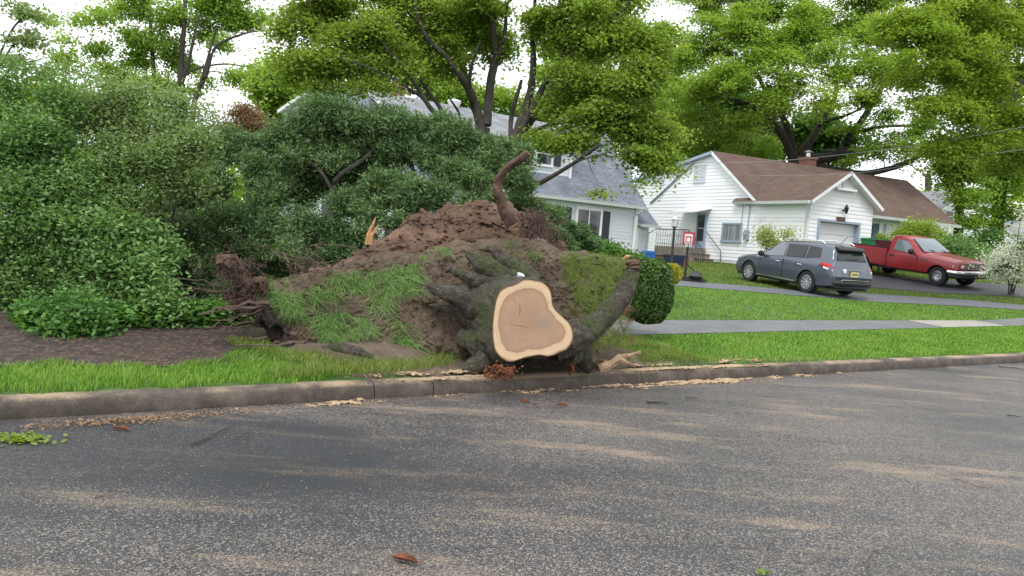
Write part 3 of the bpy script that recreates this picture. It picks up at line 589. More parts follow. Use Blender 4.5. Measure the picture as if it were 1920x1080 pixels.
# turf still growing on the plate
TURF = leafm('long_turf_grass', [(.04, .1, .018), (.09, .19, .035), (.15, .28, .06), (.24, .35, .12)], 1.6, .3, .6, .6)
def turf(polys, n, h, wd, name='turf_grass', m=TURF, lean=1.3, up=(-.05, -.55, -.15), off=.14):
    P = []
    for poly, k in polys:
        xs = [p[0] for p in poly]; ys = [p[1] for p in poly]
        X = rng.uniform(min(xs), max(xs), k*3); Y = rng.uniform(min(ys), max(ys), k*3); ok = inpoly(X, Y, poly) & (fbm(np.stack([X/17, Y/13, X*0], -1), 77, 3) > -.12); X, Y = X[ok][:k], Y[ok][:k]
        # tufted: gather towards random tuft centres
        ci = rng.integers(0, len(X), max(3, len(X)//26)); idx = rng.integers(0, len(ci), len(X)); q = rng.random(len(X)) < .7
        X = np.where(q, X[ci][idx]+rng.normal(0, 3.2, len(X)), X); Y = np.where(q, Y[ci][idx]+rng.normal(0, 3.2, len(X)), Y)
        P.append(atv(X, Y, D1(X, Y)-off))
    P = np.concatenate(P); n_ = len(P)
    hh = h*rng.uniform(.4, 1.3, (n_, 1)); a = rng.uniform(0, 2*np.pi, n_); sdv = np.stack([np.cos(a), np.sin(a)*.4, np.sin(a)], 1)
    l = rng.normal(size=(n_, 3))*np.array([.8, .2, .55]); u0 = np.array([0, -.7, .25])+l*.6; u1 = np.array([0, -.25, -.9])+l
    mid = P+u0*hh*.5; tip = mid+u1*hh*.6; w2 = wd*sdv
    V = np.stack([P-w2*.5, P+w2*.5, mid+w2*.45, mid-w2*.45, tip+w2*.08, tip-w2*.08], 1).reshape(-1, 3); i = np.arange(n_)[:, None]*6
    o = npmesh(name, V, np.concatenate([i+np.array([0, 1, 2, 3]), i+np.array([3, 2, 4, 5])], 1).reshape(-1, 4), m)
    o['kind'] = 'stuff'; return adopt(o)
turf([([(478, 540), (500, 525), (560, 522), (640, 515), (700, 508), (770, 528), (792, 548), (770, 560), (720, 555), (690, 545), (620, 560), (560, 575), (500, 560)], 3000),
      ([(505, 560), (560, 560), (600, 575), (640, 590), (690, 600), (705, 622), (650, 640), (600, 632), (550, 600)], 3000),
      ([(740, 490), (765, 482), (785, 495), (800, 540), (790, 560), (760, 560), (735, 525)], 900), ([(700, 555), (725, 550), (735, 590), (720, 602), (700, 580)], 300),
      ([(735, 600), (775, 600), (780, 640), (770, 680), (752, 680), (745, 640)], 600)], 0, .15, .0055)
turf([([(815, 466), (842, 464), (842, 486), (818, 488)], 120), ([(950, 448), (968, 448), (968, 460), (950, 460)], 60), ([(985, 470), (1010, 470), (1010, 485), (985, 485)], 90), ([(790, 478), (800, 478), (802, 492), (790, 492)], 60)], 0, .09, .004, lean=1)
turf([([(1060, 470), (1110, 474), (1178, 482), (1190, 500), (1180, 540), (1150, 575), (1110, 590), (1085, 560), (1060, 520), (1045, 490)], 5200)], 0, .07, .004, m=GRY, off=.15)
turf([([(860, 480), (960, 470), (1010, 500), (1000, 520), (950, 525)], 250), ([(560, 640), (700, 665), (830, 700), (790, 700), (640, 668)], 1400), ([(1090, 590), (1170, 590), (1190, 650), (1180, 680), (1110, 690)], 1500)], 0, .06, .004, m=GRY, off=.12)
STRAW = leafm('dead_straw_grass', [(.09, .055, .025), (.19, .12, .055), (.3, .21, .1)], 2, .15, .7, .7)
turf([([(590, 570), (700, 590), (790, 560), (800, 600), (790, 690), (720, 690), (640, 660), (560, 640)], 1300), ([(480, 530), (700, 505), (790, 530), (790, 560), (500, 570)], 700), ([(1080, 560), (1180, 560), (1190, 640), (1120, 690), (1090, 640)], 900)], 0, .1, .005, m=STRAW, off=.1)
# rotten orange heartwood crumbling out under the stump
ROT = noisy('rotten_orange_wood', [(.3, (.07, .022, .01)), (.7, (.25, .085, .035))], 14, .95, 1, 50, .02)
mb = MB()
for i in range(190):
    x, y = random.gauss(938, 16), random.gauss(698, 7)
    p = at(x, y, 8.05+random.uniform(-.12, .2)); L = random.uniform(.012, .045); d = Vector((random.gauss(0, 1), random.gauss(0, .6), random.gauss(0, .5))).normalized()*L
    p.z = max(p.z, .17); mb.tube([p, p+d*.5, p+d], [random.uniform(.004, .012), random.uniform(.006, .015), .003], 5, wob=.9)
for i in range(10):
    p = at(random.gauss(1070, 5), random.gauss(684, 7), 8.75); clod(mb, p, random.uniform(.015, .03), i)
adopt(mb.build('rotten_wood', ROT))['kind'] = 'stuff'
# earth mound joining the plate to the verge, and the pit edge
xs_, ys_ = [], []
mb = MB(); ns_, nd_ = 90, 26; vs = []
for i in range(ns_+1):
    s = 2.3+(8.3-2.3)*i/ns_
    for j in range(nd_+1):
        d = .2+(2.6-.2)*j/nd_; x, y = xy_(s, d)
        e = min(1, max(0, (s-2.3)/1.2))*min(1, max(0, (8.3-s)/1.3)); f = min(1, max(0, (d-.2)/.9))
        z = float(terr(x, y))-.03+.03*e+e*f*(.10+.07*math.sin(s*2.1)*f)+.03*e*float(fbm([[x*4, y*4, 0]], 3, 4)[0])
        vs.append((x, y, z))
mb.add(vs, [(i*(nd_+1)+j, (i+1)*(nd_+1)+j, (i+1)*(nd_+1)+j+1, i*(nd_+1)+j+1) for i in range(ns_) for j in range(nd_)])
tag(mb.build('bare_soil', SOIL, smooth=80), kind='structure')
P = lawn(16000, 2.4, 5.0, .25, 1.9, lambda s, d: (fbm(np.stack([s*3, d*3, s*0], -1), 8, 2) > -.05) & (d > .25+.3*np.maximum(0, s-3.6)))
P[:, 2] += .05; tag(blades('grass', P, .09, .005, GRY, 1), 'sparse weedy grass on the bare soil left of the sawn stump', 'grass', kind='stuff')
P = lawn(16000, 6.6, 8.4, .3, 2.4, lambda s, d: fbm(np.stack([s*3, d*3, s*0], -1), 8, 2) > .1-.25*(s-6.6))
P[:, 2] += .05; tag(blades('grass', P, .07, .005, GRY, 1), 'patchy grass on the mound beside the right hand root', 'grass', kind='stuff')
# sawdust: low heaps on kerb and in the gutter, feathered out by loose chips
def sd_base(S, Dd):
    x, y = S*E1[0]+(Dd+D0)*N1[0], S*E1[1]+(Dd+D0)*N1[1]; return x, y, np.where(Dd < -.002, 0.001, np.where(Dd < .2, .15, terr(x, y)+.02))
def dens_(S, Dd):
    top = (.95-1.3*np.exp(-((S-5.7)/.7)**2)-np.maximum(0, S-9)*.4-np.maximum(0, 3.9-S)*1.0-np.maximum(0, Dd-.16)*2.6)*(Dd >= 0)
    gut = (.75+3.4*Dd-np.maximum(0, 3.0-S)*.3-np.maximum(0, S-9.5)*.4+.5*np.exp(-((S-8)/1.2)**2))*(Dd < 0)
    return top+gut-.45
def heap(s0, s1, d0, d1, amp):
    sA = np.arange(s0, s1, .02); dA = np.arange(d0, d1, .012); S, Dd = np.meshgrid(sA, dA, indexing='ij'); a, b = S.shape
    n = .55*fbm(np.stack([S*3, Dd*7, S*0], -1).reshape(-1, 3), 3, 6, .75).reshape(a, b)+.25*fbm(np.stack([S*30, Dd*30, S*0], -1).reshape(-1, 3), 8, 3, .8).reshape(a, b)+dens_(S, Dd)-.14
    X, Y, Z = sd_base(S, Dd); Z = Z+np.clip(n, 0, .8)*amp; V = np.stack([X, Y, Z], -1).reshape(-1, 3); K = n > 0; cell = K[:-1, :-1] & K[1:, :-1] & K[1:, 1:] & K[:-1, 1:]
    i, j = np.nonzero(cell); q = i*b+j; F = np.stack([q, q+b, q+b+1, q+1], 1); u, inv = np.unique(F, return_inverse=True); return V[u], inv.reshape(-1, 4)
off = 0; Vs = []; Fs = []
for V_, F_ in [heap(3.2, 11, .03, .19, .02), heap(3.3, 10.5, .21, .6, .04), heap(1.5, 12, -.3, -.003, .03)]:
    Vs.append(V_); Fs.append(F_+off); off += len(V_)
tag(npmesh('sawdust', np.concatenate(Vs), np.concatenate(Fs), SAW), 'pale tan sawdust heaped on the kerb top and along the gutter', 'sawdust', kind='stuff')
n = 200000; S = rng.uniform(1, 13, n); Dd = rng.uniform(-.6, .9, n); ok = rng.random(n) < np.clip(.5+.9*dens_(S, Dd)+.5*fbm(np.stack([S*3, Dd*7, S*0], -1), 3, 4, .7), 0, 1)*.5; S, Dd = S[ok], Dd[ok]; x, y, z = sd_base(S, Dd)
tag(leaves('sawdust_chips', np.stack([x, y, z+rng.uniform(.002, .03, len(z))*(Dd > .2)+.004], 1), .013, SAW, up=2.2, asp=.5), 'loose sawdust chips sprinkled around the kerb and gutter heaps', 'sawdust', kind='stuff')
#SECTION houses
class Frame:
    def __init__(s, O, ang, z0):
        s.O = Vector((O[0], O[1], z0)); s.a = math.radians(ang); s.e = Vector((math.cos(s.a), math.sin(s.a), 0)); s.n = Vector((-math.sin(s.a), math.cos(s.a), 0))
    def loc(s, px, py, ax, c):
        d = ray(px, py); o = Vector((0, 0, EYE))-s.O; nn = s.e if ax == 'x' else s.n
        t = (c-o.dot(nn))/d.dot(nn); p = o+d*t; return Vector((p.dot(s.e), p.dot(s.n), p.z))
def pl(ax, c, out):   # plane mapper: (a,z,o) -> local point, o metres proud of the wall
    return (lambda a, z, o=0: (c+out*o, a, z)) if ax == 'x' else (lambda a, z, o=0: (a, c+out*o, z))
def xr(poly, z):
    xs = []
    for i in range(len(poly)):
        (a, b), (c, d) = poly[i], poly[(i+1) % len(poly)]
        if (b-z)*(d-z) <= 0 and b != d: xs.append(a+(c-a)*(z-b)/(d-b))
        elif b == d and abs(b-z) < 1e-9: xs += [a, c]
    return (min(xs), max(xs)) if xs else None
def clap(mb, poly, f, ex=.17, pr=.016, mi=0):
    z0, z1 = min(p[1] for p in poly), max(p[1] for p in poly); lv = sorted(set([p[1] for p in poly]+[z0+ex*k for k in range(int((z1-z0)/ex)+1)]+[z1]))
    last = None
    for b, t in zip(lv[:-1], lv[1:]):
        if t-b < 1e-4: continue
        rb, rt = xr(poly, b+1e-5), xr(poly, t-1e-5)
        if not rb or not rt: continue
        kb = 1-((b-z0) % ex)/ex if ((b-z0) % ex) > 1e-4 and ex-((b-z0) % ex) > 1e-4 else 1; kt = 1-((t-z0) % ex)/ex if ((t-z0) % ex) > 1e-4 and ex-((t-z0) % ex) > 1e-4 else 0
        mb.add([f(rb[0], b, pr*kb), f(rb[1], b, pr*kb), f(rt[1], t, pr*kt), f(rt[0], t, pr*kt)], [(0, 1, 2, 3)], mi)
        if kb == 1: mb.add([f(rb[0], b, 0), f(rb[1], b, 0), f(rb[1], b, pr), f(rb[0], b, pr)], [(0, 1, 2, 3)], mi)
    mb.add([f(a, z, -.12) for a, z in poly], [tuple(range(len(poly)))], mi)
    n = len(poly); mb.add([f(a, z, 0) for a, z in poly]+[f(a, z, -.12) for a, z in poly], [(i, (i+1) % n, n+(i+1) % n, n+i) for i in range(n)], mi)
def pbox(mb, f, a0, a1, z0, z1, o0, o1, mi=0):
    vs = [f(a, z, o) for a in (a0, a1) for z in (z0, z1) for o in (o0, o1)]
    return mb.add(vs, [(0, 1, 3, 2), (4, 6, 7, 5), (0, 4, 5, 1), (2, 3, 7, 6), (0, 2, 6, 4), (1, 5, 7, 3)], mi)
def roof(name, quad, m, parent, th=.14, under=None):
    q = [Vector(p) for p in quad]  # eave a, eave b, ridge b, ridge a
    n = (q[1]-q[0]).cross(q[3]-q[0]).normalized()
    if n.z < 0: n = -n
    vs = q+[p-n*th for p in q]; me = bpy.data.meshes.new(name); me.from_pydata([tuple(v) for v in vs], [], [(0, 1, 2, 3), (7, 6, 5, 4), (0, 4, 5, 1), (1, 5, 6, 2), (2, 6, 7, 3), (3, 7, 4, 0)])
    me.materials.append(m); me.materials.append(under or WHITE)
    for k, p in enumerate(me.polygons): p.material_index = 0 if k == 0 else 1
    uv = me.uv_layers.new(name='UVMap'); e = (q[1]-q[0]).normalized(); s_ = (q[3]-q[0]); s_ = (s_-e*s_.dot(e)).normalized()
    for p in me.polygons:
        for li in p.loop_indices: v = vs[me.loops[li].vertex_index]-q[0]; uv.data[li].uv = (v.dot(e), v.dot(s_))
    me.update(); return link(name, me, parent)
def window(parent, f, a0, a1, z0, z1, cols=2, trim=WHITE, sash=True, tw=.09, curtain=None, nm='window', glassm=None):
    if a0 > a1: a0, a1 = a1, a0
    if z0 > z1: z0, z1 = z1, z0
    mb = MB(); pbox(mb, f, a0-tw, a1+tw, z1, z1+tw, .0, .07); pbox(mb, f, a0-tw-.02, a1+tw+.02, z0-tw, z0, 0, .1)
    pbox(mb, f, a0-tw, a0, z0, z1, 0, .068); pbox(mb, f, a1, a1+tw, z0, z1, 0, .068); w_ = (a1-a0)/cols
    for k in range(1, cols): pbox(mb, f, a0+w_*k-.025, a0+w_*k+.025, z0, z1, 0, .06)
    if sash: pbox(mb, f, a0+.001, a1-.001, (z0+z1)/2-.02, (z0+z1)/2+.02, .0, .056)
    o = mb.build(nm, trim, parent); mb = MB(); pbox(mb, f, a0+.002, a1-.002, z0+.002, z1-.002, .03, .042); mb.build('pane', glassm or GLASS, o)
    if curtain:
        pass
    return o
def simple(parent, nm, m, f, a0, a1, z0, z1, o0, o1):
    mb = MB(); pbox(mb, f, min(a0, a1), max(a0, a1), min(z0, z1), max(z0, z1), o0, o1); return mb.build(nm, m, parent)
def louver(parent, f, a0, a1, z0, z1, m=WHITE, nm='vent'):
    mb = MB(); a0, a1 = min(a0, a1), max(a0, a1); z0, z1 = min(z0, z1), max(z0, z1); pbox(mb, f, a0-.04, a1+.04, z0-.04, z0, 0, .07); pbox(mb, f, a0-.04, a1+.04, z1, z1+.04, 0, .07); pbox(mb, f, a0-.04, a0, z0, z1, 0, .07); pbox(mb, f, a1, a1+.04, z0, z1, 0, .07)
    n = max(3, int((z1-z0)/.07))
    for k in range(n):
        z = z0+(z1-z0)*k/n; mb.add([f(a0, z, .06), f(a1, z, .06), f(a1, z+(z1-z0)/n, .03), f(a0, z+(z1-z0)/n, .03)], [(0, 1, 2, 3)])
    return mb.build(nm, m, parent)
def gutter(parent, p0, p1, out, m=WHITE):
    p0, p1, out = Vector(p0), Vector(p1), Vector(out).normalized(); mb = MB(); pr = [(0, 0), (.0, -.12), (.09, -.12), (.13, 0)]
    vs = [tuple(q+out*a+Vector((0, 0, b))) for q in (p0, p1) for a, b in pr]; mb.add(vs, [(0, 1, 5, 4), (1, 2, 6, 5), (2, 3, 7, 6), (0, 3, 2, 1), (4, 5, 6, 7), (3, 0, 4, 7)]); return mb.build('gutter', m, parent)
def pipe(parent, nm, pts, r, m=WHITE): mb = MB(); mb.tube(pts, r, 8); return mb.build(nm, m, parent, smooth=60)
# ---- white ranch house on the right
Z0 = 1.15; WF = Frame((10.76, 36.2), 26.4, Z0); wh = empty('house', WF.O, WF.a, 'white clapboard house with brown shingle roof, attached garage and side steps, behind the two vehicles', 'house')
fx = pl('x', 0, -1); EV = 4.49-Z0; RG = 6.7-Z0; RY = 3.03; BYR = 9.5
pr_ = WF.loc(1230, 326, 'x', 0); print('rear', pr_)
rs_ = (pr_.z-RG)/(pr_.y-RY); BZ = RG+rs_*(BYR-RY); GE = EV-.12
mb = MB(); clap(mb, [(-3.27, .38), (0, .38), (0, GE), (-3.27, GE)], fx); clap(mb, [(0.002, .38), (BYR, .38), (BYR, BZ), (RY, RG-.02), (0.002, EV-.02)], fx)
GW = 3.77; fg = pl('y', -3.27, -1); GA = 5.6-Z0
d0, d1 = WF.loc(1535, 430, 'y', -3.27), WF.loc(1608, 430, 'y', -3.27); gt = WF.loc(1572, 418, 'y', -3.27).z; print('garage', d0, d1, gt)
clap(mb, [(0, .0), (d0.x-.1, .0), (d0.x-.1, gt+.1), (0, gt+.1)], fg); clap(mb, [(d1.x+.1, .0), (GW, .0), (GW, gt+.1), (d1.x+.1, gt+.1)], fg)
clap(mb, [(0, gt+.1), (GW, gt+.1), (GW, GE-.02), (GW/2, GA), (0, GE-.02)], fg)
FY_ = .55; ff = pl('y', FY_, -1); clap(mb, [(GW, .2), (13.6, .2), (13.6, EV-.15), (GW, EV-.15)], ff)
fr_ = pl('x', 13.6, 1); clap(mb, [(FY_, .2), (BYR, .2), (BYR, BZ), (RY, RG-.02), (FY_, EV-.15)], fr_)
fr2 = pl('x', GW, 1); clap(mb, [(-3.27, 0), (FY_, 0), (FY_, GE-.05), (-3.27, GE-.05)], fr2)
mb.build('wall', SIDW, wh)
FND = noisy('painted_foundation', [(.3, (.55, .57, .6)), (.7, (.7, .72, .74))], 2, .8, .3, 40, .01)
mb = MB(); mb.box(-.0, .3, -3.2, BYR, -1.2, .37); mb.box(.3, GW, -3.25, -3.05, -1.2, -.02); mb.box(.3, 13.5, .6, .9, -1.2, .19); mb.build('foundation', FND, wh)
sl_ = (RG-EV)/RY
def mz(y): return RG-(RY-y)*sl_
roof('roof', [(-.25, -.35, mz(-.35)+.06), (13.9, -.35, mz(-.35)+.06), (13.9, RY, RG+.08), (-.25, RY, RG+.08)], SHB, wh)
roof('roof', [(-.25, BYR+.3, BZ+.04), (13.9, BYR+.3, BZ+.04), (13.9, RY, RG+.078), (-.25, RY, RG+.078)], SHB, wh, under=BLUEG)
gs = (GA-GE)/(GW/2)
roof('garage_roof', [(-.3, -3.6, GE-.3*gs+.1), (-.3, 1.2, GE-.3*gs+.1), (GW/2, 1.9, GA+.1), (GW/2, -3.6, GA+.1)], SHB, wh)
roof('garage_roof', [(GW+.3, -3.6, GE-.3*gs+.1), (GW+.3, 1.2, GE-.3*gs+.1), (GW/2, 1.9, GA+.098), (GW/2, -3.6, GA+.098)], SHB, wh)
gutter(wh, (-.33, -3.55, GE-.3*gs+.08), (-.33, -.4, GE-.3*gs+.08), (-1, 0, 0)); gutter(wh, (GW+.35, -.42, mz(-.35)+.02), (13.9, -.42, mz(-.35)+.02), (0, -1, 0))
pipe(wh, 'downspout', [(-.35, -3.45, GE-.2), (-.1, -3.2, GE-.5), (-.1, -3.2, .2)], .04)
# steep rake trim in front of the shallow rear roof
r0, r1 = WF.loc(1307, 299, 'x', -.06), WF.loc(1219, 381, 'x', -.06); mb = MB(); mb.tube([r0, r1], .05, 4); mb.build('rake_trim', BLUEG, wh)
def R4(frame, ax, c, x0, y0, x1, y1):
    cx, cy = (x0+x1)/2, (y0+y1)/2; a = frame.loc(x0, cy, ax, c); b = frame.loc(x1, cy, ax, c); t = frame.loc(cx, y0, ax, c).z; u = frame.loc(cx, y1, ax, c).z
    k = 1 if ax == 'x' else 0; return (min(a[k], b[k]), max(a[k], b[k]), u, t)
CURT = noisy('grey_curtained_glass', [(.3, (.1, .11, .12)), (.7, (.3, .3, .28))], 3, .15, 0, 5, vs=(1, 3, .1))
window(wh, fx, *R4(WF, 'x', 0, 1357, 421, 1389, 451), cols=3, trim=BLUEG, sash=False, glassm=CURT)
a = R4(WF, 'x', 0, 1307, 400, 1325, 466); df = MB(); pbox(df, fx, a[0], a[0]+.1, a[2], a[3], 0, .1); pbox(df, fx, a[1]-.1, a[1], a[2], a[3], 0, .1); pbox(df, fx, a[0]+.1, a[1]-.1, a[3]-.1, a[3], 0, .1); pbox(df, fx, a[0]+.1, a[1]-.1, a[2], a[2]+.35, 0, .07); pbox(df, fx, a[0]+.1, a[1]-.1, (a[2]+a[3])/2+.1, (a[2]+a[3])/2+.16, 0, .075)
dr = df.build('door', BLUEG, wh); simple(dr, 'pane', GLASS, fx, a[0]+.1, a[1]-.1, a[2]+.35, a[3]-.1, .02, .05)
DZ = a
h = R4(WF, 'x', 0, 1303, 311, 1323, 341); louver(wh, fx, *h, m=BLUEG if False else SIDG); louver(wh, fx, *R4(WF, 'x', 0, 1311, 295, 1318, 303)); louver(wh, fx, *R4(WF, 'x', 0, 1239, 337, 1246, 345), m=SIDG)
# awning over the side door
b = WF.loc(1256, 402, 'x', -1.0); mb = MB(); y0, y1 = a[0]-.25, a[1]+1.1; zt = a[3]+.12
for k in range(12):
    ya = y0+(y1-y0)*k/12; yb = y0+(y1-y0)*(k+1)/12-.02; mb.add([(0, ya, zt+.12), (0, yb, zt+.12), (-1.1, yb, zt-.12), (-1.1, ya, zt-.12), (0, ya, zt+.09), (0, yb, zt+.09), (-1.1, yb, zt-.17), (-1.1, ya, zt-.17)], [(0, 1, 2, 3), (7, 6, 5, 4), (0, 3, 7, 4), (1, 5, 6, 2), (2, 6, 7, 3)])
mb.build('awning', SIDG, wh)
# steps, railing
STP = noisy('step_stone', [(.3, (.18, .15, .12)), (.7, (.28, .24, .2))], 4, .9, .3, 40, .01)
dz = a[2]; mb = MB(); ya, yb = a[0]-.1, a[1]+1.7; mb.box(-1.25, -.03, ya, yb, -1, dz-.02); nst = 4; rs = (dz+.3)/(nst+1)
for k in range(nst): mb.box(-1.25, -.03, ya-.3*(k+1), ya-.002-.3*k, -1, dz-.02-(k+1)*rs)
for k in range(nst): mb.box(-1.28, -.031, ya-.3*(k+1)-.03, ya-.3*(k+1), dz-.06-(k+1)*rs, dz-.018-(k+1)*rs)
mb.build('steps', STP, wh)
mb = MB(); zt = dz+.85; xq = -1.2
for k in range(15): y = ya+(yb-ya)*k/14; mb.tube([(xq, y, dz-.02), (xq, y, zt)], .012, 4)
mb.tube([(xq, yb, zt), (xq, ya, zt), (xq, ya-1.2, zt-rs*4), (xq, ya-1.25, dz-rs*4-.1)], .022, 5); mb.tube([(xq, yb, dz+.1), (xq, ya, dz+.1), (xq, ya-1.2, dz+.1-rs*4)], .012, 4); mb.tube([(xq, yb, zt-.3), (xq, ya, zt-.3)], .01, 4)
for k in range(1, 9): y = ya-1.2*k/9; mb.tube([(xq, y, zt-rs*4*k/9), (xq, y, dz-rs*4*k/9)], .012, 4)
mb.tube([(-.12, ya, zt), (-.12, ya-1.2, zt-rs*4), (-.12, ya-1.25, dz-rs*4-.1)], .02, 5)
mb.build('railing', BLACK, wh)
# meter and conduits
c_ = WF.loc(1402, 440, 'x', 0); MET = mat('meter_grey', (.3, .31, .33), .5); mb = MB(); mb.box(-.16, 0, c_.y-.12, c_.y+.12, c_.z-.25, c_.z+.2); mb.lathe([(.09, -.24), (.09, -.17)], 12, (0, c_.y, c_.z), 'x'); 
mb.build('electric_meter', MET, wh); pipe(wh, 'conduit', [(-.06, c_.y, c_.z+.2), (-.06, c_.y-.05, GE-.3), (-.2, c_.y+.3, GE-.1)], .022, MET); pipe(wh, 'conduit', [(-.05, c_.y+.45, c_.z-.3), (-.05, c_.y+.42, GE-.2)], .015, MET)
# garage door etc
GD = mat('garage_door_paint', (.68, .69, .7), .55); mb = MB(); n_ = 5
for k in range(n_):
    z0_ = -.2+(gt+.2)*k/n_; pbox(mb, fg, d0.x, d1.x, z0_, z0_+(gt+.2)/n_-.02, -.22, -.16)
pbox(mb, fg, d0.x, d1.x, -.2, gt, -.3, -.22); mb.build('garage_door', GD, wh)
mb = MB(); pbox(mb, fg, d0.x-.1, d0.x, -.2, gt, -.3, .06); pbox(mb, fg, d1.x, d1.x+.1, -.2, gt, -.3, .06); pbox(mb, fg, d0.x-.1, d1.x+.1, gt, gt+.1, -.3, .062); mb.build('door_frame', BLUEG, wh)
q = R4(WF, 'y', -3.27, 1567, 407, 1582, 415); SGN = noisy('sign_wood', [(.3, (.07, .04, .025)), (.7, (.14, .085, .055))], 9, .8, .3)
sg = simple(wh, 'house_number_sign', SGN, fg, q[0], q[1], q[2], q[3], .03, .08)
louver(wh, fg, *R4(WF, 'y', -3.27, 1581, 338, 1590, 353)); 
q = R4(WF, 'y', -3.27, 1563, 355, 1600, 358); simple(wh, 'ledge', WHITE, fg, q[0], q[1], q[2], q[3]+.03, 0, .22)
q = WF.loc(1580, 392, 'y', -3.27); mb = MB(); mb.lathe([(.03, -.2), (.07, -.12), (.1, .05), (.06, .1), (.02, .2)], 8, (q.x, q.y-.2, q.z)); mb.box(q.x-.03, q.x+.03, q.y-.2, q.y, q.z-.1, q.z-.04); mb.build('wall_lantern', BLACK, wh)
TEAL = mat('teal_door_paint', (.03, .1, .13), .5); q = R4(WF, 'y', FY_, 1634, 419, 1645, 455); e_ = simple(wh, 'front_door', TEAL, ff, q[0], q[1], q[2]-.6, q[3], 0, .06); simple(wh, 'door_frame', WHITE, ff, q[1], q[1]+.3, q[2]-.6, q[3]+.1, 0, .09)
q = R4(WF, 'y', FY_, 1651, 419, 1659, 455); simple(wh, 'shutter', BLUEG, ff, q[0], q[1], q[2]-.2, q[3], 0, .06)
q = R4(WF, 'y', FY_, 1694, 425, 1715, 448); window(wh, ff, *q, cols=2); q = R4(WF, 'y', FY_, 1686, 425, 1692, 450); simple(wh, 'shutter', DARKSH, ff, q[0], q[1], q[2], q[3], 0, .06)
def chimney(parent, x0, x1, y0, y1, z0, z1, cap=True, m=BRICK, nm='chimney'):
    mb = MB(); mb.box(x0, x1, y0, y1, z0, z1); mb.box(x0-.05, x1+.05, y0-.05, y1+.05, z1, z1+.1); o = mb.build(nm, m, parent)
    mb = MB(); cx, cy = (x0+x1)/2, (y0+y1)/2; mb.lathe([(.13, z1+.1), (.12, z1+.35)], 12, (cx, cy, 0)); 
    if cap: mb.lathe([(.03, z1+.37), (.24, z1+.37), (.26, z1+.4), (.05, z1+.47)], 12, (cx, cy, 0))
    mb.build('chimney_cap', METAL, o); return o
q = WF.loc(1517, 310, 'y', 3.6); chimney(wh, q.x-.35, q.x+.3, 3.4, 4.0, RG-.8, max(q.z+.2, RG+.5))
q = WF.loc(1173, 318, 'y', 14); mb = MB()
# ---- grey-roofed cape behind the juniper
LZ = 1.0; LF = Frame((-7.81, 30.8), 34.2, LZ); lh = empty('house', LF.O, LF.a, 'pale grey house with steep grey shingle roof and dark shutters behind the tall juniper', 'house')
LR = 7.1-LZ; LE = 3.59-LZ; LL = 14.15; sl2 = (LR-LE)/3.2; RB = 6.55-LZ
mb = MB(); lf = pl('y', -2.85, -1); WT = LE+.3
clap(mb, [(0, .1), (LL, .1), (LL, WT), (0, WT)], lf, .15)
lx = pl('x', 0, -1); clap(mb, [(-2.85, .1), (4.6, .1), (4.6, RB-.02), (0, LR-.03), (-2.85, WT)], lx, .15)
rx = pl('x', LL, 1); clap(mb, [(-2.85, .1), (4.6, .1), (4.6, RB-.02), (0, LR-.03), (-2.85, WT)], rx, .15)
DX0, DX1, DY = 2.0, None, -2.33
dq = LF.loc(1072, 300, 'y', DY); DX1 = dq.x; print('dormer', dq)
dz0 = LR+DY*sl2-.05; dzt = LF.loc(955, 253, 'y', DY-.3).z; print('dzt', dzt, LR); df_ = pl('y', DY, -1); clap(mb, [(DX0, dz0), (DX1, dz0), (DX1, dzt), (DX0, dzt)], df_, .15)
for xx, o_ in ((DX0, -1), (DX1, 1)):
    fs_ = pl('x', xx, o_); clap(mb, [(DY, dz0+.02), (-.05, LR-.1), (DY, dzt)], fs_, .15)
mb.build('wall', SIDG, lh); mb = MB(); mb.box(.1, LL-.1, -2.75, 4.5, -1.2, .09); mb.build('foundation', CONC, lh)
roof('roof', [(-.25, -3.2, LE+.1), (LL+.2, -3.2, LE+.1), (LL+.2, 0, LR+.1), (-.25, 0, LR+.1)], SHG, lh)
roof('roof', [(-.25, 4.9, RB+.03), (LL+.2, 4.9, RB+.03), (LL+.2, 0, LR+.097), (-.25, 0, LR+.097)], SHGL, lh)
roof('dormer_roof', [(DX0-.2, DY-.3, dzt+.02), (DX1+.2, DY-.3, dzt+.02), (DX1+.2, 0, LR+.13), (DX0-.2, 0, LR+.13)], SHGL, lh)
gutter(lh, (-.25, -3.24, LE+.07), (LL+.2, -3.24, LE+.07), (0, -1, 0)); gutter(lh, (DX0-.2, DY-.34, dzt), (DX1+.2, DY-.34, dzt), (0, -1, 0))
mb = MB(); pbox(mb, df_, DX1-.12, DX1, dz0, dzt, .03, .06); mb.build('corner_board', WHITE, lh); mb = MB(); pbox(mb, lf, LL-.14, LL, .1, WT, .03, .05); mb.build('corner_board', WHITE, lh)
for (x0, x1) in ((978, 1000), (1006, 1033)): window(lh, df_, *R4(LF, 'y', DY, x0, 268, x1, 308), cols=1, tw=.1)
q = R4(LF, 'y', DY, 1039, 272, 1051, 312); simple(lh, 'shutter', DARKSH, df_, q[0], q[1], q[2], q[3], .03, .07)
q = R4(LF, 'y', -2.85, 1081, 394, 1123, 452); q = (q[0], q[1], q[2]-.1, q[3]); window(lh, lf, *q, cols=2, sash=False, tw=.13)
q2 = R4(LF, 'y', -2.85, 1127, 396, 1141, 452); simple(lh, 'shutter', DARKSH, lf, q2[0], q2[1], q2[2], q2[3], .03, .07)
q3 = R4(LF, 'y', -2.85, 1060, 396, 1070, 452); simple(lh, 'shutter', DARKSH, lf, q3[0]-.05, q3[1]-.05, q2[2], q2[3], .03, .07)
for (x0, y0, x1, y1) in ((600, 390, 650, 440), (760, 300, 800, 350)): q = R4(LF, 'y', -2.85, x0, y0, x1, y1); window(lh, lf, q[0], q[1], 1.0, 2.2, cols=2)
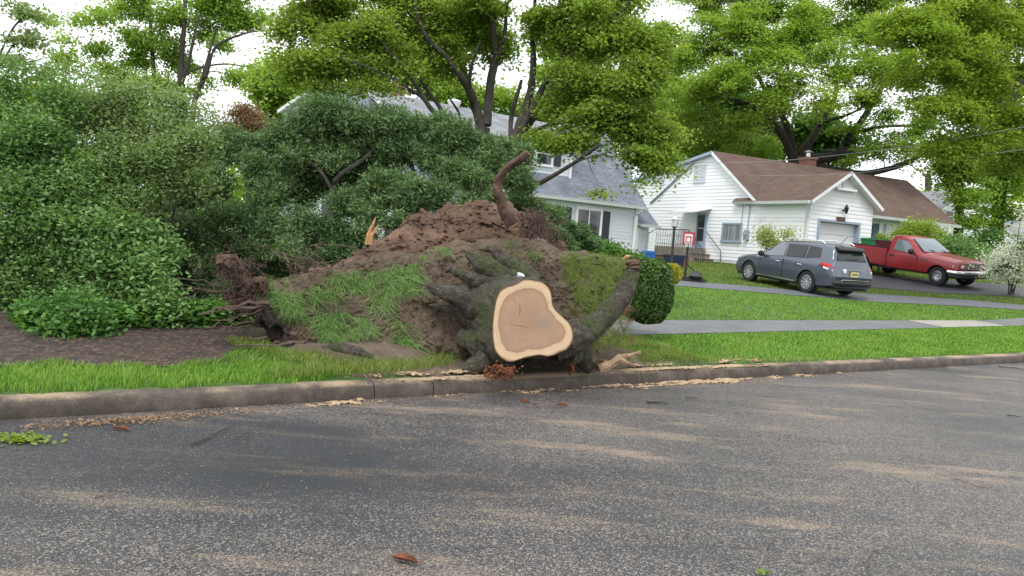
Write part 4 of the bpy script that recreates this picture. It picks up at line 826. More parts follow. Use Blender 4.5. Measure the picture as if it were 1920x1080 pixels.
# small lower wing at its right end
w0 = LF.loc(1207, 440, 'y', -2.6); wz = LF.loc(1205, 420, 'y', -2.6).z; print('wing', w0, wz, LL); WX = max(w0.x, LL+1.2); wf = pl('y', -2.4, -1); wxp = pl('x', WX, 1)
mb = MB(); clap(mb, [(LL+.01, -.2), (WX, -.2), (WX, wz), (LL+.01, wz)], wf, .15); clap(mb, [(-2.4, -.2), (3.5, -.2), (3.5, wz), (.5, wz+2.6), (-2.4, wz)], wxp, .15); mb.build('wing_wall', SIDG, lh)
roof('wing_roof', [(LL+.21, -2.75, wz), (WX+.3, -2.75, wz), (WX+.3, .5, wz+2.75), (LL+.21, .5, wz+2.75)], SHG, lh); roof('wing_roof', [(LL+.21, 3.9, wz), (WX+.3, 3.9, wz), (WX+.3, .5, wz+2.748), (LL+.21, .5, wz+2.748)], SHG, lh)
gutter(lh, (LL+.3, -2.8, wz-.03), (WX+.3, -2.8, wz-.03), (0, -1, 0)); pipe(lh, 'downspout', [(WX+.2, -2.85, wz-.1), (WX-.08, -2.5, wz-.4), (WX-.08, -2.5, -.2)], .045); pipe(lh, 'downspout', [(LL+.1, -3.25, LE), (LL-.2, -2.95, LE-.35), (LL-.2, -2.95, -.2)], .045)
q = R4(LF, 'y', -2.4, 1177, 424, 1196, 470); dd_ = simple(lh, 'side_door', WHITE, wf, max(q[0], LL+.3), q[1], -.2, q[3], .03, .08); dm = MB(); pbox(dm, wf, max(q[0], LL+.3)-.1, max(q[0], LL+.3), -.2, q[3]+.1, 0, .1); pbox(dm, wf, q[1], q[1]+.1, -.2, q[3]+.1, 0, .1); dm.build('door_frame', SIDG, lh)
q = LF.loc(744, 180, 'y', .6); chimney(lh, q.x-.5, q.x+.3, .5, 1.1, LR-1, LR+.55)
q = LF.loc(845, 197, 'y', .3); mb = MB(); mb.lathe([(.0, LR+.42), (.28, LR+.34), (.3, LR+.3), (.2, LR+.05)], 12, (q.x, .0, 0)); mb.build('roof_vent', WHITE, lh)
# pale chimney of the neighbour, seen between the two houses
p = at(1172, 330, 47); t = empty('chimney', p, .4, 'pale rendered chimney with a dark cap seen through leaves between the two houses', 'chimney')
gb = float(terr(p.x, p.y)); mb = MB(); mb.box(-.3, .3, -.3, .3, gb-p.z-.5, .95); mb.build('stack', noisy('render_grey', [(.3, (.4, .42, .44)), (.7, (.6, .62, .63))], 3), t); mb = MB(); mb.box(-.36, .36, -.36, .36, .95, 1.02); mb.lathe([(.2, 1.02), (.2, 1.3)], 10); mb.build('cap', BLACK, t)
# ---- brick and white house far on the right
BF = Frame(at(1742, 400, 62)[:2], 8, 1.2); bh = empty('house', BF.O, BF.a, 'two storey house with brick ground floor far behind the trees at the right edge', 'house')
bf = pl('y', 0, -1); q0 = BF.loc(1762, 445, 'y', 0); q1 = BF.loc(2010, 455, 'y', 0); zt = BF.loc(1800, 392, 'y', 0).z; zm = BF.loc(1850, 447, 'y', 0).z; gq = BF.loc(1832, 345, 'y', 0)
mb = MB(); mb.box(q0.x, q1.x+6, 0, 9, -1.5, zm); mb.build('brick_wall', BRICK, bh)
mb = MB(); clap(mb, [(q0.x, zm), (q0.x+5.5, zm), (q0.x+5.5, zt), (q0.x+2.75, zt+1.7), (q0.x, zt)], pl('y', -.02, -1), .2); clap(mb, [(q0.x+5.51, zm), (q1.x+6, zm), (q1.x+6, zm+.6), (q0.x+5.51, zm+.6)], pl('y', -.02, -1), .2); mb.box(q0.x+.1, q0.x+5.4, .1, 8.5, zm, zt); mb.build('wall', SIDW, bh)
roof('roof', [(q0.x-.3, -.4, zt-.1), (q0.x-.3, 9, zt-.1), (q0.x+2.75, 9, zt+1.8), (q0.x+2.75, -.4, zt+1.8)], SHGL, bh); roof('roof', [(q0.x+5.8, -.4, zt-.1), (q0.x+5.8, 9, zt-.1), (q0.x+2.75, 9, zt+1.8), (q0.x+2.75, -.4, zt+1.798)], SHGL, bh)
roof('roof', [(q0.x+5.8, -.5, zm+.6), (q1.x+6.4, -.5, zm+.6), (q1.x+6.4, 5, zm+3), (q0.x+5.8, 5, zm+3)], SHGL, bh)
for (x0, y0, x1, y1) in ((1772, 396, 1786, 415), (1789, 396, 1800, 415)): window(bh, pl('y', -.02, -1), *R4(BF, 'y', -.02, x0, y0, x1, y1), cols=1)
for (x0, y0, x1, y1, n_) in ((1836, 455, 1853, 470, 1), (1876, 454, 1888, 473, 1), (1891, 454, 1905, 473, 1), (1925, 456, 1945, 474, 2)): window(bh, bf, *R4(BF, 'y', 0, x0, y0, x1, y1), cols=n_, tw=.16)
# ---- white house behind the shrubs at the left
KF = Frame(at(-200, 400, 30)[:2], 30, .4); kh = empty('house', KF.O, KF.a, 'white sided house glimpsed through the leaves of the shrubs at the left edge', 'house')
mb = MB(); clap(mb, [(-4, 0), (5, 0), (5, 3.2), (-4, 3.2)], pl('y', 0, -1), .18); clap(mb, [(0.01, 0), (7, 0), (7, 3.2), (3.5, 5.6), (0.01, 3.2)], pl('x', 5, 1), .18); mb.build('wall', SIDG, kh)
roof('roof', [(-4.3, -.4, 3.0), (5.3, -.4, 3.0), (5.3, 3.5, 5.7), (-4.3, 3.5, 5.7)], SHGL, kh); roof('roof', [(-4.3, 7.4, 3.0), (5.3, 7.4, 3.0), (5.3, 3.5, 5.698), (-4.3, 3.5, 5.698)], SHGL, kh)
window(kh, pl('y', 0, -1), .5, 1.7, 1, 2.3, cols=2); window(kh, pl('y', 0, -1), 3.0, 4.2, 1, 2.3, cols=2)
#SECTION vehicles
PAINTG = mat('grey_car_paint', (.085, .1, .13), .32, Metallic=.45, Coat_Weight=.8, Coat_Roughness=.08)
PAINTR = mat('red_truck_paint', (.26, .009, .015), .36, Metallic=.05, Coat_Weight=.6, Coat_Roughness=.1)
TRIM = mat('black_trim', (.018, .018, .02), .55); CHROME = mat('chrome', (.72, .73, .75), .2, Metallic=1.0)
CGL = mat('car_glass', (.015, .018, .02), .05); CGL.node_tree.nodes['Principled BSDF'].inputs['Specular IOR Level'].default_value = .5
CGLL = mat('light_car_glass', (.12, .15, .16), .05); CGLL.node_tree.nodes['Principled BSDF'].inputs['Specular IOR Level'].default_value = .9
REDL = mat('red_lens', (.5, .015, .02), .2); CLRL = mat('clear_lens', (.7, .7, .68), .12); AMB = mat('amber_lens', (.8, .3, .03), .2); PLATE = mat('yellow_plate', (.62, .52, .22), .5)
ALLOY = mat('alloy_silver', (.5, .51, .53), .35, Metallic=.7)
def loft(sts, sec, n=4):
    """sts: list of parameter tuples with x first; sec(params)-> half section points (y,z) from bottom centre to top centre"""
    xs = [s[0] for s in sts]; out = []
    for i in range(len(sts)-1):
        for k in range(n):
            t = k/n; out.append([a+(b-a)*t for a, b in zip(sts[i], sts[i+1])])
    out.append(list(sts[-1])); rows = []
    for p in out:
        h = sec(p); rows.append([(p[0], -y, z) for y, z in h[::-1]][:-1]+[(p[0], y, z) for y, z in h] if False else [(p[0], y, z) for y, z in h]+[(p[0], -y, z) for y, z in h[::-1][1:-1]])
    m = len(rows[0]); mb = MB(); vs = [q for r in rows for q in r]
    fs = [(i*m+k, i*m+(k+1) % m, (i+1)*m+(k+1) % m, (i+1)*m+k) for i in range(len(rows)-1) for k in range(m)]
    fs += [tuple(range(m)), tuple((len(rows)-1)*m+k for k in range(m))[::-1]]
    return mb.add(vs, fs)
def cutwheels(o, cuts, r):
    for x, y in cuts:
        mb = MB(); mb.lathe([(r, -.26), (r, .26)], 28, (x, y, r*.86), 'y'); c = mb.build('cutter', TRIM); c.parent = o.parent
        c.matrix_world = o.matrix_world
        md = o.modifiers.new('b', 'BOOLEAN'); md.operation = 'DIFFERENCE'; md.object = c; md.solver = 'EXACT'; md.material_mode = 'TRANSFER'
        bpy.context.view_layer.update(); dg = bpy.context.evaluated_depsgraph_get(); me = bpy.data.meshes.new_from_object(o.evaluated_get(dg)); o.modifiers.clear(); o.data = me; bpy.data.objects.remove(c)
    o.data.shade_smooth(); o.data.set_sharp_from_angle(angle=math.radians(32))
def wheel(parent, x, y, r, wd, side, spokes, rimr, steel=False):
    ty = MB(); ty.lathe([(rimr, -wd/2), (r*.93, -wd/2), (r, -wd/2+.03), (r, wd/2-.03), (r*.93, wd/2), (rimr, wd/2), (rimr, -wd/2)], 32, (0, 0, 0), 'y', cap=False); w_ = ty.build('wheel', RUB, parent, smooth=30); w_.location = (x, y, r)
    s = side; rm = MB(); rm.lathe([(rimr, -wd*.3), (rimr, wd*.48), (rimr*.93, wd*.5), (rimr*.9, wd*.3), (rimr*.9, -wd*.3), (rimr, -wd*.3)] if s > 0 else [(rimr, wd*.3), (rimr, -wd*.48), (rimr*.93, -wd*.5), (rimr*.9, -wd*.3), (rimr*.9, wd*.3), (rimr, wd*.3)], 28, (0, 0, 0), 'y', cap=False)
    rm.lathe([(rimr*.2, s*wd*.1), (rimr*.2, s*wd*.42), (rimr*.12, s*wd*.46)], 14, (0, 0, 0), 'y')
    if steel:
        rm.lathe([(rimr*.9, s*wd*.1), (rimr*.9, s*wd*.2), (rimr*.72, s*wd*.42), (rimr*.55, s*wd*.4), (rimr*.3, s*wd*.3)], 20, (0, 0, 0), 'y')
    else:
        for k in range(spokes):
            a = 2*math.pi*k/spokes; c, sn = math.cos(a), math.sin(a); v = []
            for rr, hw_, yy in ((rimr*.18, .022, .42), (rimr*.92, .036, .46)):
                for q in (-1, 1):
                    for dy in (0, -.12): v.append((c*rr-sn*hw_*q, s*wd*(yy+dy), sn*rr+c*hw_*q))
            rm.add(v, [(0, 2, 6, 4), (1, 5, 7, 3), (0, 4, 5, 1), (2, 3, 7, 6), (4, 6, 7, 5), (0, 1, 3, 2)])
    rm.build('rim', ALLOY, w_, smooth=35); hb = MB(); hb.lathe([(rimr*.88, -wd*.1), (rimr*.88, wd*.1)], 20, (0, 0, 0), 'y')
    if steel:
        for k in range(8): a = 2*math.pi*k/8; hb.lathe([(.022, s*wd*.36), (.022, s*wd*.41)], 8, (math.cos(a)*rimr*.62, 0, math.sin(a)*rimr*.62), 'y')
    hb.build('brake', TRIM, w_)
def patch(parent, nm, m, quad, th=.012, n=6, bulge=0, out=None, inset=0):
    q = [Vector(p) for p in quad]; no = (q[1]-q[0]).cross(q[3]-q[0]).normalized()
    if out is not None and no.dot(Vector(out)) < 0: no = -no
    mb = MB(); vs = []
    for i in range(n+1):
        for j in range(n+1):
            u, v = i/n, j/n; p = q[0]*(1-u)*(1-v)+q[1]*u*(1-v)+q[2]*u*v+q[3]*(1-u)*v; vs.append(p+no*(th+bulge*math.sin(math.pi*u)*math.sin(math.pi*v)))
    m_ = len(vs); vs += [p-no*th*2 for p in vs]; k = n+1
    fs = [(i*k+j, (i+1)*k+j, (i+1)*k+j+1, i*k+j+1) for i in range(n) for j in range(n)]; fs += [tuple(m_+x for x in f[::-1]) for f in fs]
    rim = [i*k for i in range(n+1)]+[n*k+j for j in range(1, n+1)]+[i*k+n for i in range(n-1, -1, -1)]+[j for j in range(n-1, 0, -1)]
    fs += [(rim[i], rim[(i+1) % len(rim)], m_+rim[(i+1) % len(rim)], m_+rim[i]) for i in range(len(rim))]
    mb.add(vs, fs); return mb.build(nm, m, parent, smooth=30)
def place(nm, fwd, c, label, cat):
    x, y = c; z = float(terr(x, y)); f = Vector((fwd[0], fwd[1], 0)).normalized()
    zf = float(terr(x+f.x*1.5, y+f.y*1.5)); zb = float(terr(x-f.x*1.5, y-f.y*1.5)); f = Vector((f.x, f.y, (zf-zb)/3)).normalized(); l = Vector((0, 0, 1)).cross(f).normalized()
    zl = float(terr(x+l.x*.8, y+l.y*.8)); zr = float(terr(x-l.x*.8, y-l.y*.8)); l = Vector((l.x, l.y, (zl-zr)/1.6)).normalized(); up = f.cross(l).normalized(); l = up.cross(f)
    o = empty(nm, (0, 0, 0), 0, label, cat); mm = Matrix((f, l, up)).transposed().to_4x4(); mm.translation = (x, y, z+.02); o.matrix_world = mm; return o
# grey SUV, seen from its left rear
def secS(p):
    x, zb, zbelt, zr, wl, wb, wr = p
    g_ = zr-zbelt
    return [(0, zb), (wl*.8, zb), (wl*.97, zb+.07), (wl, zb+.3), (wl, zb+.3+(zbelt-zb-.3)*.55), (wl*.985, zbelt-.07), (wb, zbelt), (wb-(wb-wr)*.05, zbelt+g_*.06), (wr+(wb-wr)*.3, zbelt+g_*.68), (wr, zr-.07-.0*g_), (wr*.86, zr-.015), (wr*.45, zr+.012), (0, zr+.02)]
S = [(2.47, .42, .68, .74, .62, .6, .5), (2.4, .3, .72, .86, .8, .76, .6), (2.2, .25, .82, .95, .9, .86, .7), (1.8, .25, .93, 1.02, .96, .92, .76), (1.2, .25, 1.0, 1.1, .98, .94, .78), (.98, .25, 1.02, 1.14, .98, .94, .8), (.35, .25, 1.05, 1.6, .98, .93, .7), (.0, .25, 1.07, 1.69, .98, .93, .7), (-.7, .25, 1.09, 1.74, .98, .93, .71), (-1.5, .25, 1.12, 1.73, .98, .92, .7), (-1.95, .27, 1.14, 1.69, .97, .9, .67), (-2.15, .29, 1.1, 1.64, .955, .87, .65), (-2.34, .31, 1.05, 1.2, .93, .84, .74), (-2.46, .34, .82, .92, .9, .8, .7), (-2.5, .4, .6, .72, .82, .74, .62)]
suv = place('suv', (-.69, .72), (0, 0), 'dark grey suv parked on the driveway, seen from its left rear', 'car')
c0 = at(1549, 547, 26.3); suvC = Vector((9.55, 26.2)); suvC = Vector((10.0, 26.0)); 
bpy.data.objects.remove(suv); F_ = Vector((-.69, .72)).normalized(); L_ = Vector((-F_.y, F_.x))
def solve_pose(pts, heading, x0, y0, z=None):
    """least squares over position, heading: local wheel contacts -> photograph points"""
    best = (1e18, 0, 0, 0)
    def err(x, y, h):
        f = (math.cos(h), math.sin(h)); e = 0
        for (lx_, ly_), (px, py) in pts:
            X = x+f[0]*lx_-f[1]*ly_; Y = y+f[1]*lx_+f[0]*ly_; a, b = proj([[X, Y, float(terr(X, Y))]]); e += (a[0]-px)**2+2*(b[0]-py)**2
        return e
    p = [x0, y0, heading]; stp = [1.5, 1.5, .2]; cur = err(*p)
    for it in range(60):
        imp = False
        for k in range(3):
            for sg_ in (-1, 1):
                q = list(p); q[k] += sg_*stp[k]; e = err(*q)
                if e < cur: p, cur, imp = q, e, True
        if not imp: stp = [s_*.6 for s_ in stp]
    return p, cur
p, e = solve_pose([((-1.4, .82), (1517, 545)), ((-1.4, -.82), (1583, 549)), ((1.5, .82), (1402, 534)), ((1.5, -.82), (1468, 538))], math.atan2(.72, -.69), 10, 27); print('suv', p, e)
suv = place('suv', (math.cos(p[2]), math.sin(p[2])), p[:2], 'dark grey suv parked on the driveway, seen from its left rear', 'car')
body = loft(S, secS, 4).build('body', PAINTG, suv); body.data.materials.append(TRIM)
bpy.context.view_layer.update()
cutwheels(body, [(1.5, .85), (1.5, -.85), (-1.4, .85), (-1.4, -.85)], .43)
for x in (1.5, -1.4):
    for s in (1, -1): wheel(suv, x, s*.84, .375, .24, s, 10, .24)
def sp(x, t, side, S=S, sec=secS):   # point on the glass band: t 0 at belt, 1 at roof edge
    for a, b in zip(S[:-1], S[1:]):
        if a[0] >= x >= b[0]: k = (a[0]-x)/(a[0]-b[0]); p = [u+(v-u)*k for u, v in zip(a, b)]; break
    h = sec(p); a, b = h[7], h[9]; y = a[0]+(b[0]-a[0])*t; z = a[1]+(b[1]-a[1])*t; 
    if t <= .9: kk = t/.9; 
    return Vector((x, side*(y+.012), z))
for s in (1, -1):
    patch(suv, 'window', CGLL, [sp(.88, .02, s), sp(-.18, .04, s), sp(-.12, .88, s), sp(.35, .8, s)], out=(0, s, 0)); patch(suv, 'window', CGL, [sp(-.28, .05, s), sp(-1.12, .06, s), sp(-1.1, .88, s), sp(-.2, .88, s)], out=(0, s, 0)); patch(suv, 'window', CGL, [sp(-1.2, .07, s), sp(-1.82, .22, s), sp(-1.7, .84, s), sp(-1.18, .88, s)], out=(0, s, 0))
    mb = MB(); mb.lathe([(.01, -.1), (.09, -.07), (.11, 0), (.08, .08), (.01, .09)], 10, (.82, s*1.07, 1.12), 'x'); mb.box(.78, .86, s*.93 if s > 0 else -1.03, s*1.03 if s > 0 else -.93, 1.06, 1.11); mb.build('mirror', TRIM, suv, smooth=40)
    for x in (.05, -1.0): mb = MB(); mb.tube([(x+.09, s*.965, .93), (x+.05, s*1.0, .94), (x-.05, s*1.0, .94), (x-.09, s*.965, .93)], .016, 6); mb.build('door_handle', CHROME, suv, smooth=40)
    mb = MB(); mb.tube([(.1, s*.66, 1.7), (-.05, s*.66, 1.77), (-.9, s*.67, 1.81), (-1.6, s*.66, 1.79), (-1.75, s*.65, 1.72)], .022, 6); mb.build('roof_rail', CHROME, suv, smooth=40)
    mb = MB(); mb.box(-.9, 1.02, s*.965 if s > 0 else -.995, s*.995 if s > 0 else -.965, .33, .38); mb.build('sill_trim', CHROME, suv)
    patch(suv, 'tail_light', REDL, [(-1.98, s*.965, 1.12), (-1.98, s*.975, 1.0), (-2.4, s*.86, .93), (-2.3, s*.85, 1.08)], th=.02, out=(-.3, s, 0), bulge=.02); patch(suv, 'reversing_light', CLRL, [(-2.08, s*.98, .995), (-2.1, s*.98, .93), (-2.42, s*.86, .87), (-2.39, s*.87, .925)], th=.02, out=(-.3, s, 0))
    patch(suv, 'headlight', CLRL, [(2.25, s*.86, .85), (2.3, s*.83, .72), (2.44, s*.62, .72), (2.4, s*.6, .86)], th=.015, out=(1, s*.6, 0))
    mb = MB(); 
    for xa, xb in ((-.22, -.24),): mb.box(xb, xa, s*.975 if s > 0 else -.988, s*.988 if s > 0 else -.975, .4, 1.05)
    mb.build('door_seam', TRIM, suv)
patch(suv, 'windscreen', CGLL, [(1.0, .74, 1.15), (1.0, -.74, 1.15), (.36, -.6, 1.6), (.36, .6, 1.6)], th=.02, out=(1, 0, 1), bulge=.03)
patch(suv, 'rear_window', CGL, [(-2.345, .64, 1.23), (-2.345, -.64, 1.23), (-2.18, -.55, 1.54), (-2.18, .55, 1.54)], th=.02, out=(-1, 0, .4), bulge=.03)
patch(suv, 'spoiler', TRIM, [(-2.12, .62, 1.65), (-2.12, -.62, 1.65), (-2.3, -.57, 1.56), (-2.3, .57, 1.56)], th=.03, out=(-.3, 0, 1))
mb = MB(); mb.tube([(-2.37, .83, .5), (-2.52, .7, .5), (-2.55, 0, .5), (-2.52, -.7, .5), (-2.37, -.83, .5)], .1, 8); mb.build('bumper', TRIM, suv, smooth=50)
mb = MB(); mb.tube([(-2.5, .72, .4), (-2.6, .6, .61), (-2.63, 0, .62), (-2.6, -.6, .61), (-2.5, -.72, .4)], .018, 6); mb.build('bumper_trim', CHROME, suv, smooth=50)
mb = MB(); mb.box(-2.515, -2.475, -.36, .36, .93, .965); mb.build('tailgate_trim', CHROME, suv)
mb = MB(); mb.box(-2.535, -2.47, -.16, .16, .72, .88); pt = mb.build('licence_plate', PLATE, suv); mb = MB()
for k in range(6): mb.box(-2.54, -2.536, -.12+k*.042, -.096+k*.042, .775, .83)
mb.build('plate_letters', TRIM, pt)
mb = MB(); mb.lathe([(.07, -2.5), (.07, -2.46), (.001, -2.46)][::-1], 16, (0, .42, .9), 'x'); mb.build('sticker', WHITE, suv)
mb = MB(); mb.box(-2.33, 2.2, -.86, .86, .24, .3); mb.build('underbody', TRIM, suv); pipe(suv, 'antenna', [(-1.75, 0, 1.74), (-2.0, 0, 2.0)], .008, BLACK)
mb = MB(); mb.tube([(-2.36, .3, 1.27), (-2.38, 0, 1.28), (-2.375, -.25, 1.3)], .012, 5); mb.build('wiper', TRIM, suv)
# red pickup
p, e = solve_pose([((1.85, -.83), (1757, 532)), ((1.85, .83), (1810, 534)), ((-1.65, -.83), (1617, 518))], math.atan2(-.64, .77), 15.5, 31); print('truck', p, e)
suv.scale = (.955, .97, .965)
tr = place('pickup_truck', (math.cos(p[2]), math.sin(p[2])), p[:2], 'red single cab pickup truck parked on the black driveway beside the garage', 'truck')
def secT(p):
    x, zb, zbelt, zr, wl, wb, wr = p; g_ = zr-zbelt
    return [(0, zb), (wl*.85, zb), (wl*.97, zb+.05), (wl, zb+.25), (wl*.995, zbelt-.25), (wl*.97, zbelt-.05), (wb, zbelt), (wb-.01, zbelt+g_*.05), (wr+(wb-wr)*.1, zbelt+g_*.8), (wr, zr-.07), (wr*.85, zr-.015), (0, zr+.015)]
S2 = [(2.62, .48, .92, .98, .88, .84, .7), (2.55, .44, .98, 1.05, .95, .9, .75), (1.9, .42, 1.04, 1.13, .99, .93, .78), (1.25, .42, 1.08, 1.2, 1.0, .95, .8), (1.05, .42, 1.1, 1.24, 1.0, .95, .8), (.4, .42, 1.12, 1.72, 1.0, .95, .74), (.2, .42, 1.12, 1.78, 1.0, .95, .73), (-.1, .42, 1.13, 1.81, 1.0, .95, .73), (-.38, .42, 1.13, 1.79, 1.0, .95, .73), (-.46, .42, 1.13, 1.74, 1.0, .94, .72)]
cab = loft(S2, secT, 4).build('body', PAINTR, tr); cab.data.materials.append(TRIM)
mb = MB(); bx0, bx1 = -2.75, -.49
prof = [(-.98, .5), (-1.0, .62), (-1.0, 1.0), (-.97, 1.22), (-.9, 1.24), (-.88, .7), (.88, .7), (.9, 1.24), (.97, 1.22), (1.0, 1.0), (1.0, .62), (.98, .5)]
mb.prism(prof, bx0, bx1, lambda q, t: (t, q[0], q[1])); mb.box(bx0-.03, bx0+.05, -.97, .97, .52, 1.23); mb.box(bx1-.06, bx1-.005, -.87, .87, .7, 1.235)
bed = mb.build('bed', PAINTR, tr); bed.data.materials.append(TRIM); bpy.context.view_layer.update()
cutwheels(cab, [(1.85, .87), (1.85, -.87)], .44); cutwheels(bed, [(-1.65, .87), (-1.65, -.87)], .44)
mb = MB()
for s in (1, -1): mb.box(bx0, bx1, s*.93-.05, s*.93+.05, 1.242, 1.262)
mb.build('bed_rail', TRIM, tr)
for x in (1.85, -1.65):
    for s in (1, -1): wheel(tr, x, s*.83, .375, .24, s, 8, .21, steel=True)
for s in (1, -1):
    f2 = lambda x, t: sp(x, t, s, S2, secT)
    patch(tr, 'window', CGLL, [f2(.78, .04), f2(-.22, .04), f2(-.2, .86), f2(.36, .82)], out=(0, s, 0)); mb = MB(); mb.lathe([(.01, -.1), (.1, -.07), (.12, 0), (.1, .07), (.01, .09)], 10, (.72, s*1.12, 1.22), 'x'); mb.box(.68, .76, s*.95 if s > 0 else -1.06, s*1.06 if s > 0 else -.95, 1.16, 1.21); mb.build('mirror', TRIM, tr, smooth=40)
    mb = MB(); mb.box(-.34, -.16, s*.985 if s > 0 else -1.015, s*1.015 if s > 0 else -.985, .93, 1.0); mb.build('door_handle', TRIM, tr)
    mb = MB(); mb.box(-.5, -.47, s*.95 if s > 0 else -1.004, s*1.004 if s > 0 else -.95, .5, 1.2); mb.box(.92, .935, s*.95 if s > 0 else -1.004, s*1.004 if s > 0 else -.95, .5, 1.05); mb.build('door_seam', TRIM, tr)
    patch(tr, 'headlight', CLRL, [(2.6, s*.5, .95), (2.6, s*.5, .75), (2.58, s*.82, .75), (2.56, s*.84, .93)], th=.02, out=(1, 0, 0), bulge=.02); patch(tr, 'indicator', AMB, [(2.57, s*.83, .93), (2.58, s*.83, .76), (2.46, s*.95, .78), (2.42, s*.95, .9)], th=.02, out=(1, s, 0))
    mb = MB(); mb.box(-2.8, -2.74, s*.93-.04, s*.93+.04, .8, 1.1); mb.build('tail_light', REDL, tr)
patch(tr, 'windscreen', CGLL, [(1.08, .78, 1.24), (1.08, -.78, 1.24), (.42, -.64, 1.72), (.42, .64, 1.72)], th=.02, out=(1, 0, 1), bulge=.03)
mb = MB(); mb.box(-.5, -.47, -.6, .6, 1.3, 1.65); mb.build('rear_window', CGL, tr)
mb = MB(); mb.tube([(1.1, .5, 1.27), (.95, .2, 1.35)], .012, 5); mb.tube([(1.1, -.2, 1.28), (.95, -.55, 1.35)], .012, 5); mb.build('wiper', TRIM, tr)
gr = MB(); gr.box(2.58, 2.62, -.46, .46, .72, .98)
gl_ = gr.build('grille', TRIM, tr); gr = MB()
for z in (.74, .8, .86, .92, .965): gr.box(2.621, 2.64, -.46, .46, z, z+.016)
for y in (-.45, -.23, 0, .23, .44): gr.box(2.622, 2.638, y-.01, y+.01, .74, .98)
gr.build('grille_bar', METAL, gl_); mb = MB(); mb.lathe([(.06, 2.63), (.06, 2.65), (.001, 2.65)], 14, (0, 0, .87), 'x'); em = mb.build('emblem', CHROME, gl_); em.scale = (1, 1.5, 1); em.location = (0, 0, 0)
mb = MB(); mb.tube([(2.3, .98, .6), (2.62, .93, .6), (2.72, .5, .6), (2.73, 0, .6), (2.72, -.5, .6), (2.62, -.93, .6), (2.3, -.98, .6)], .085, 8); mb.build('bumper', CHROME, tr, smooth=50)
mb = MB(); mb.tube([(2.35, .93, .45), (2.6, .88, .45), (2.68, 0, .45), (2.6, -.88, .45), (2.35, -.93, .45)], .09, 8); mb.build('bumper_valance', TRIM, tr, smooth=50)
mb = MB(); mb.box(2.77, 2.82, .22, .52, .45, .61); pt = mb.build('licence_plate', PLATE, tr); mb = MB()
for k in range(6): mb.box(2.821, 2.824, .25+k*.042, .275+k*.042, .5, .55)
mb.build('plate_letters', TRIM, pt); mb = MB(); mb.box(-2.7, 2.4, -.8, .8, .38, .5); mb.build('chassis', TRIM, tr)
cu = bpy.data.curves.new('t', 'FONT'); cu.body = 'F150'; cu.size = .17; cu.extrude = .006; cu.align_x = 'CENTER'; to = bpy.data.objects.new('t', cu); col.objects.link(to); bpy.context.view_layer.update()
me = bpy.data.meshes.new_from_object(to.evaluated_get(bpy.context.evaluated_depsgraph_get())); bpy.data.objects.remove(to); me.materials.append(CHROME)
fb = link('fender_badge', me, tr); fb.rotation_euler = (math.pi/2, 0, 0); fb.location = (1.2, -1.008, .93)
# two tubs in the truck bed
def tub(label, x, y, m, lid=False):
    t = empty('storage_tub', (0, 0, 0), 0, label, 'tub', 'plastic tubs in the pickup bed'); t.matrix_world = tr.matrix_world @ Matrix.Translation((x, y, .71))
    mb = MB(); w0, w1, l0, l1, h = .2, .26, .33, .42, .78
    vs = [(sx*l, sy*w_, z) for z, l, w_ in ((0, l0, w0), (h, l1, w1)) for sx, sy in ((-1, -1), (1, -1), (1, 1), (-1, 1))]; vs += [(sx*l, sy*w_, z) for z, l, w_ in ((h, l1-.03, w1-.03), (.05, l0-.03, w0-.03)) for sx, sy in ((-1, -1), (1, -1), (1, 1), (-1, 1))]
    fs = [(0, 1, 2, 3)]+[(a*4+i, a*4+(i+1) % 4, a*4+4+(i+1) % 4, a*4+4+i) for a in range(3) for i in range(4)]+[(12, 13, 14, 15)]; mb.add(vs, fs); mb.build('shell', m, t); mb = MB()
    for sy in (-1, 1): mb.box(-l1-.02, l1+.02, sy*w1-.02, sy*w1+.02, h-.03, h+.015)
    for sx in (-1, 1): mb.box(sx*l1-.02, sx*l1+.02, -w1+.02, w1-.02, h-.029, h+.014)
    mb.build('rim', m, t); return t
tub('green plastic tub standing in the red truck bed', -1.72, -.35, mat('green_plastic', (.03, .22, .08), .5)); tub('dark maroon plastic tub in the red truck bed next to the cab', -.98, -.35, mat('maroon_plastic', (.1, .02, .03), .5))
#SECTION trees
def sample_blobs(blobs, n, zf=.8, shell=.45, yf=1.0, sub=13):
    B = []
    for b in blobs:
        c = np.array(at(b[0], b[1], b[2])); r = b[3]/FP*b[2]; wt = b[4] if len(b) > 4 else 1
        for k in range(sub):
            d = rng.normal(size=3); d /= np.linalg.norm(d); q = rng.random()**.4*.78; rr = r*rng.uniform(.2, .52); B.append([*(c+d*q*r*np.array([1, yf, zf])), rr, wt])
    B = np.array(B); wgt = B[:, 3]**2.0*B[:, 4]; k = rng.choice(len(B), n, p=wgt/wgt.sum())
    d = unit(rng.normal(size=(n, 3))+np.array([0, 0, .25])); r = np.minimum(np.abs(rng.normal(size=n))*.62+.12, 1.75)
    P = B[k, :3]+d*(r*B[k, 3])[:, None]*np.array([1, 1, .8]); rs = np.median(B[:, 3])
    P += np.stack([fbm(P/rs*.8, 31+i, 2) for i in range(3)], 1)*rs*.75
    return P, B[k, :3]
def limbset(limbs):
    """limbs: lists of (px,py,Y,rpx); returns (tube polylines, nodes)"""
    out = []; nodes = []; rad = []
    for L in limbs:
        C = cm(L, 5); P = [at(p[0], p[1], p[2]) for p in C]; R = [max(p[3], .3)/FP*p[2] for p in C]; out.append((P, R)); nodes += [list(p) for p in P]; rad += R
    return out, np.array(nodes), np.array(rad)
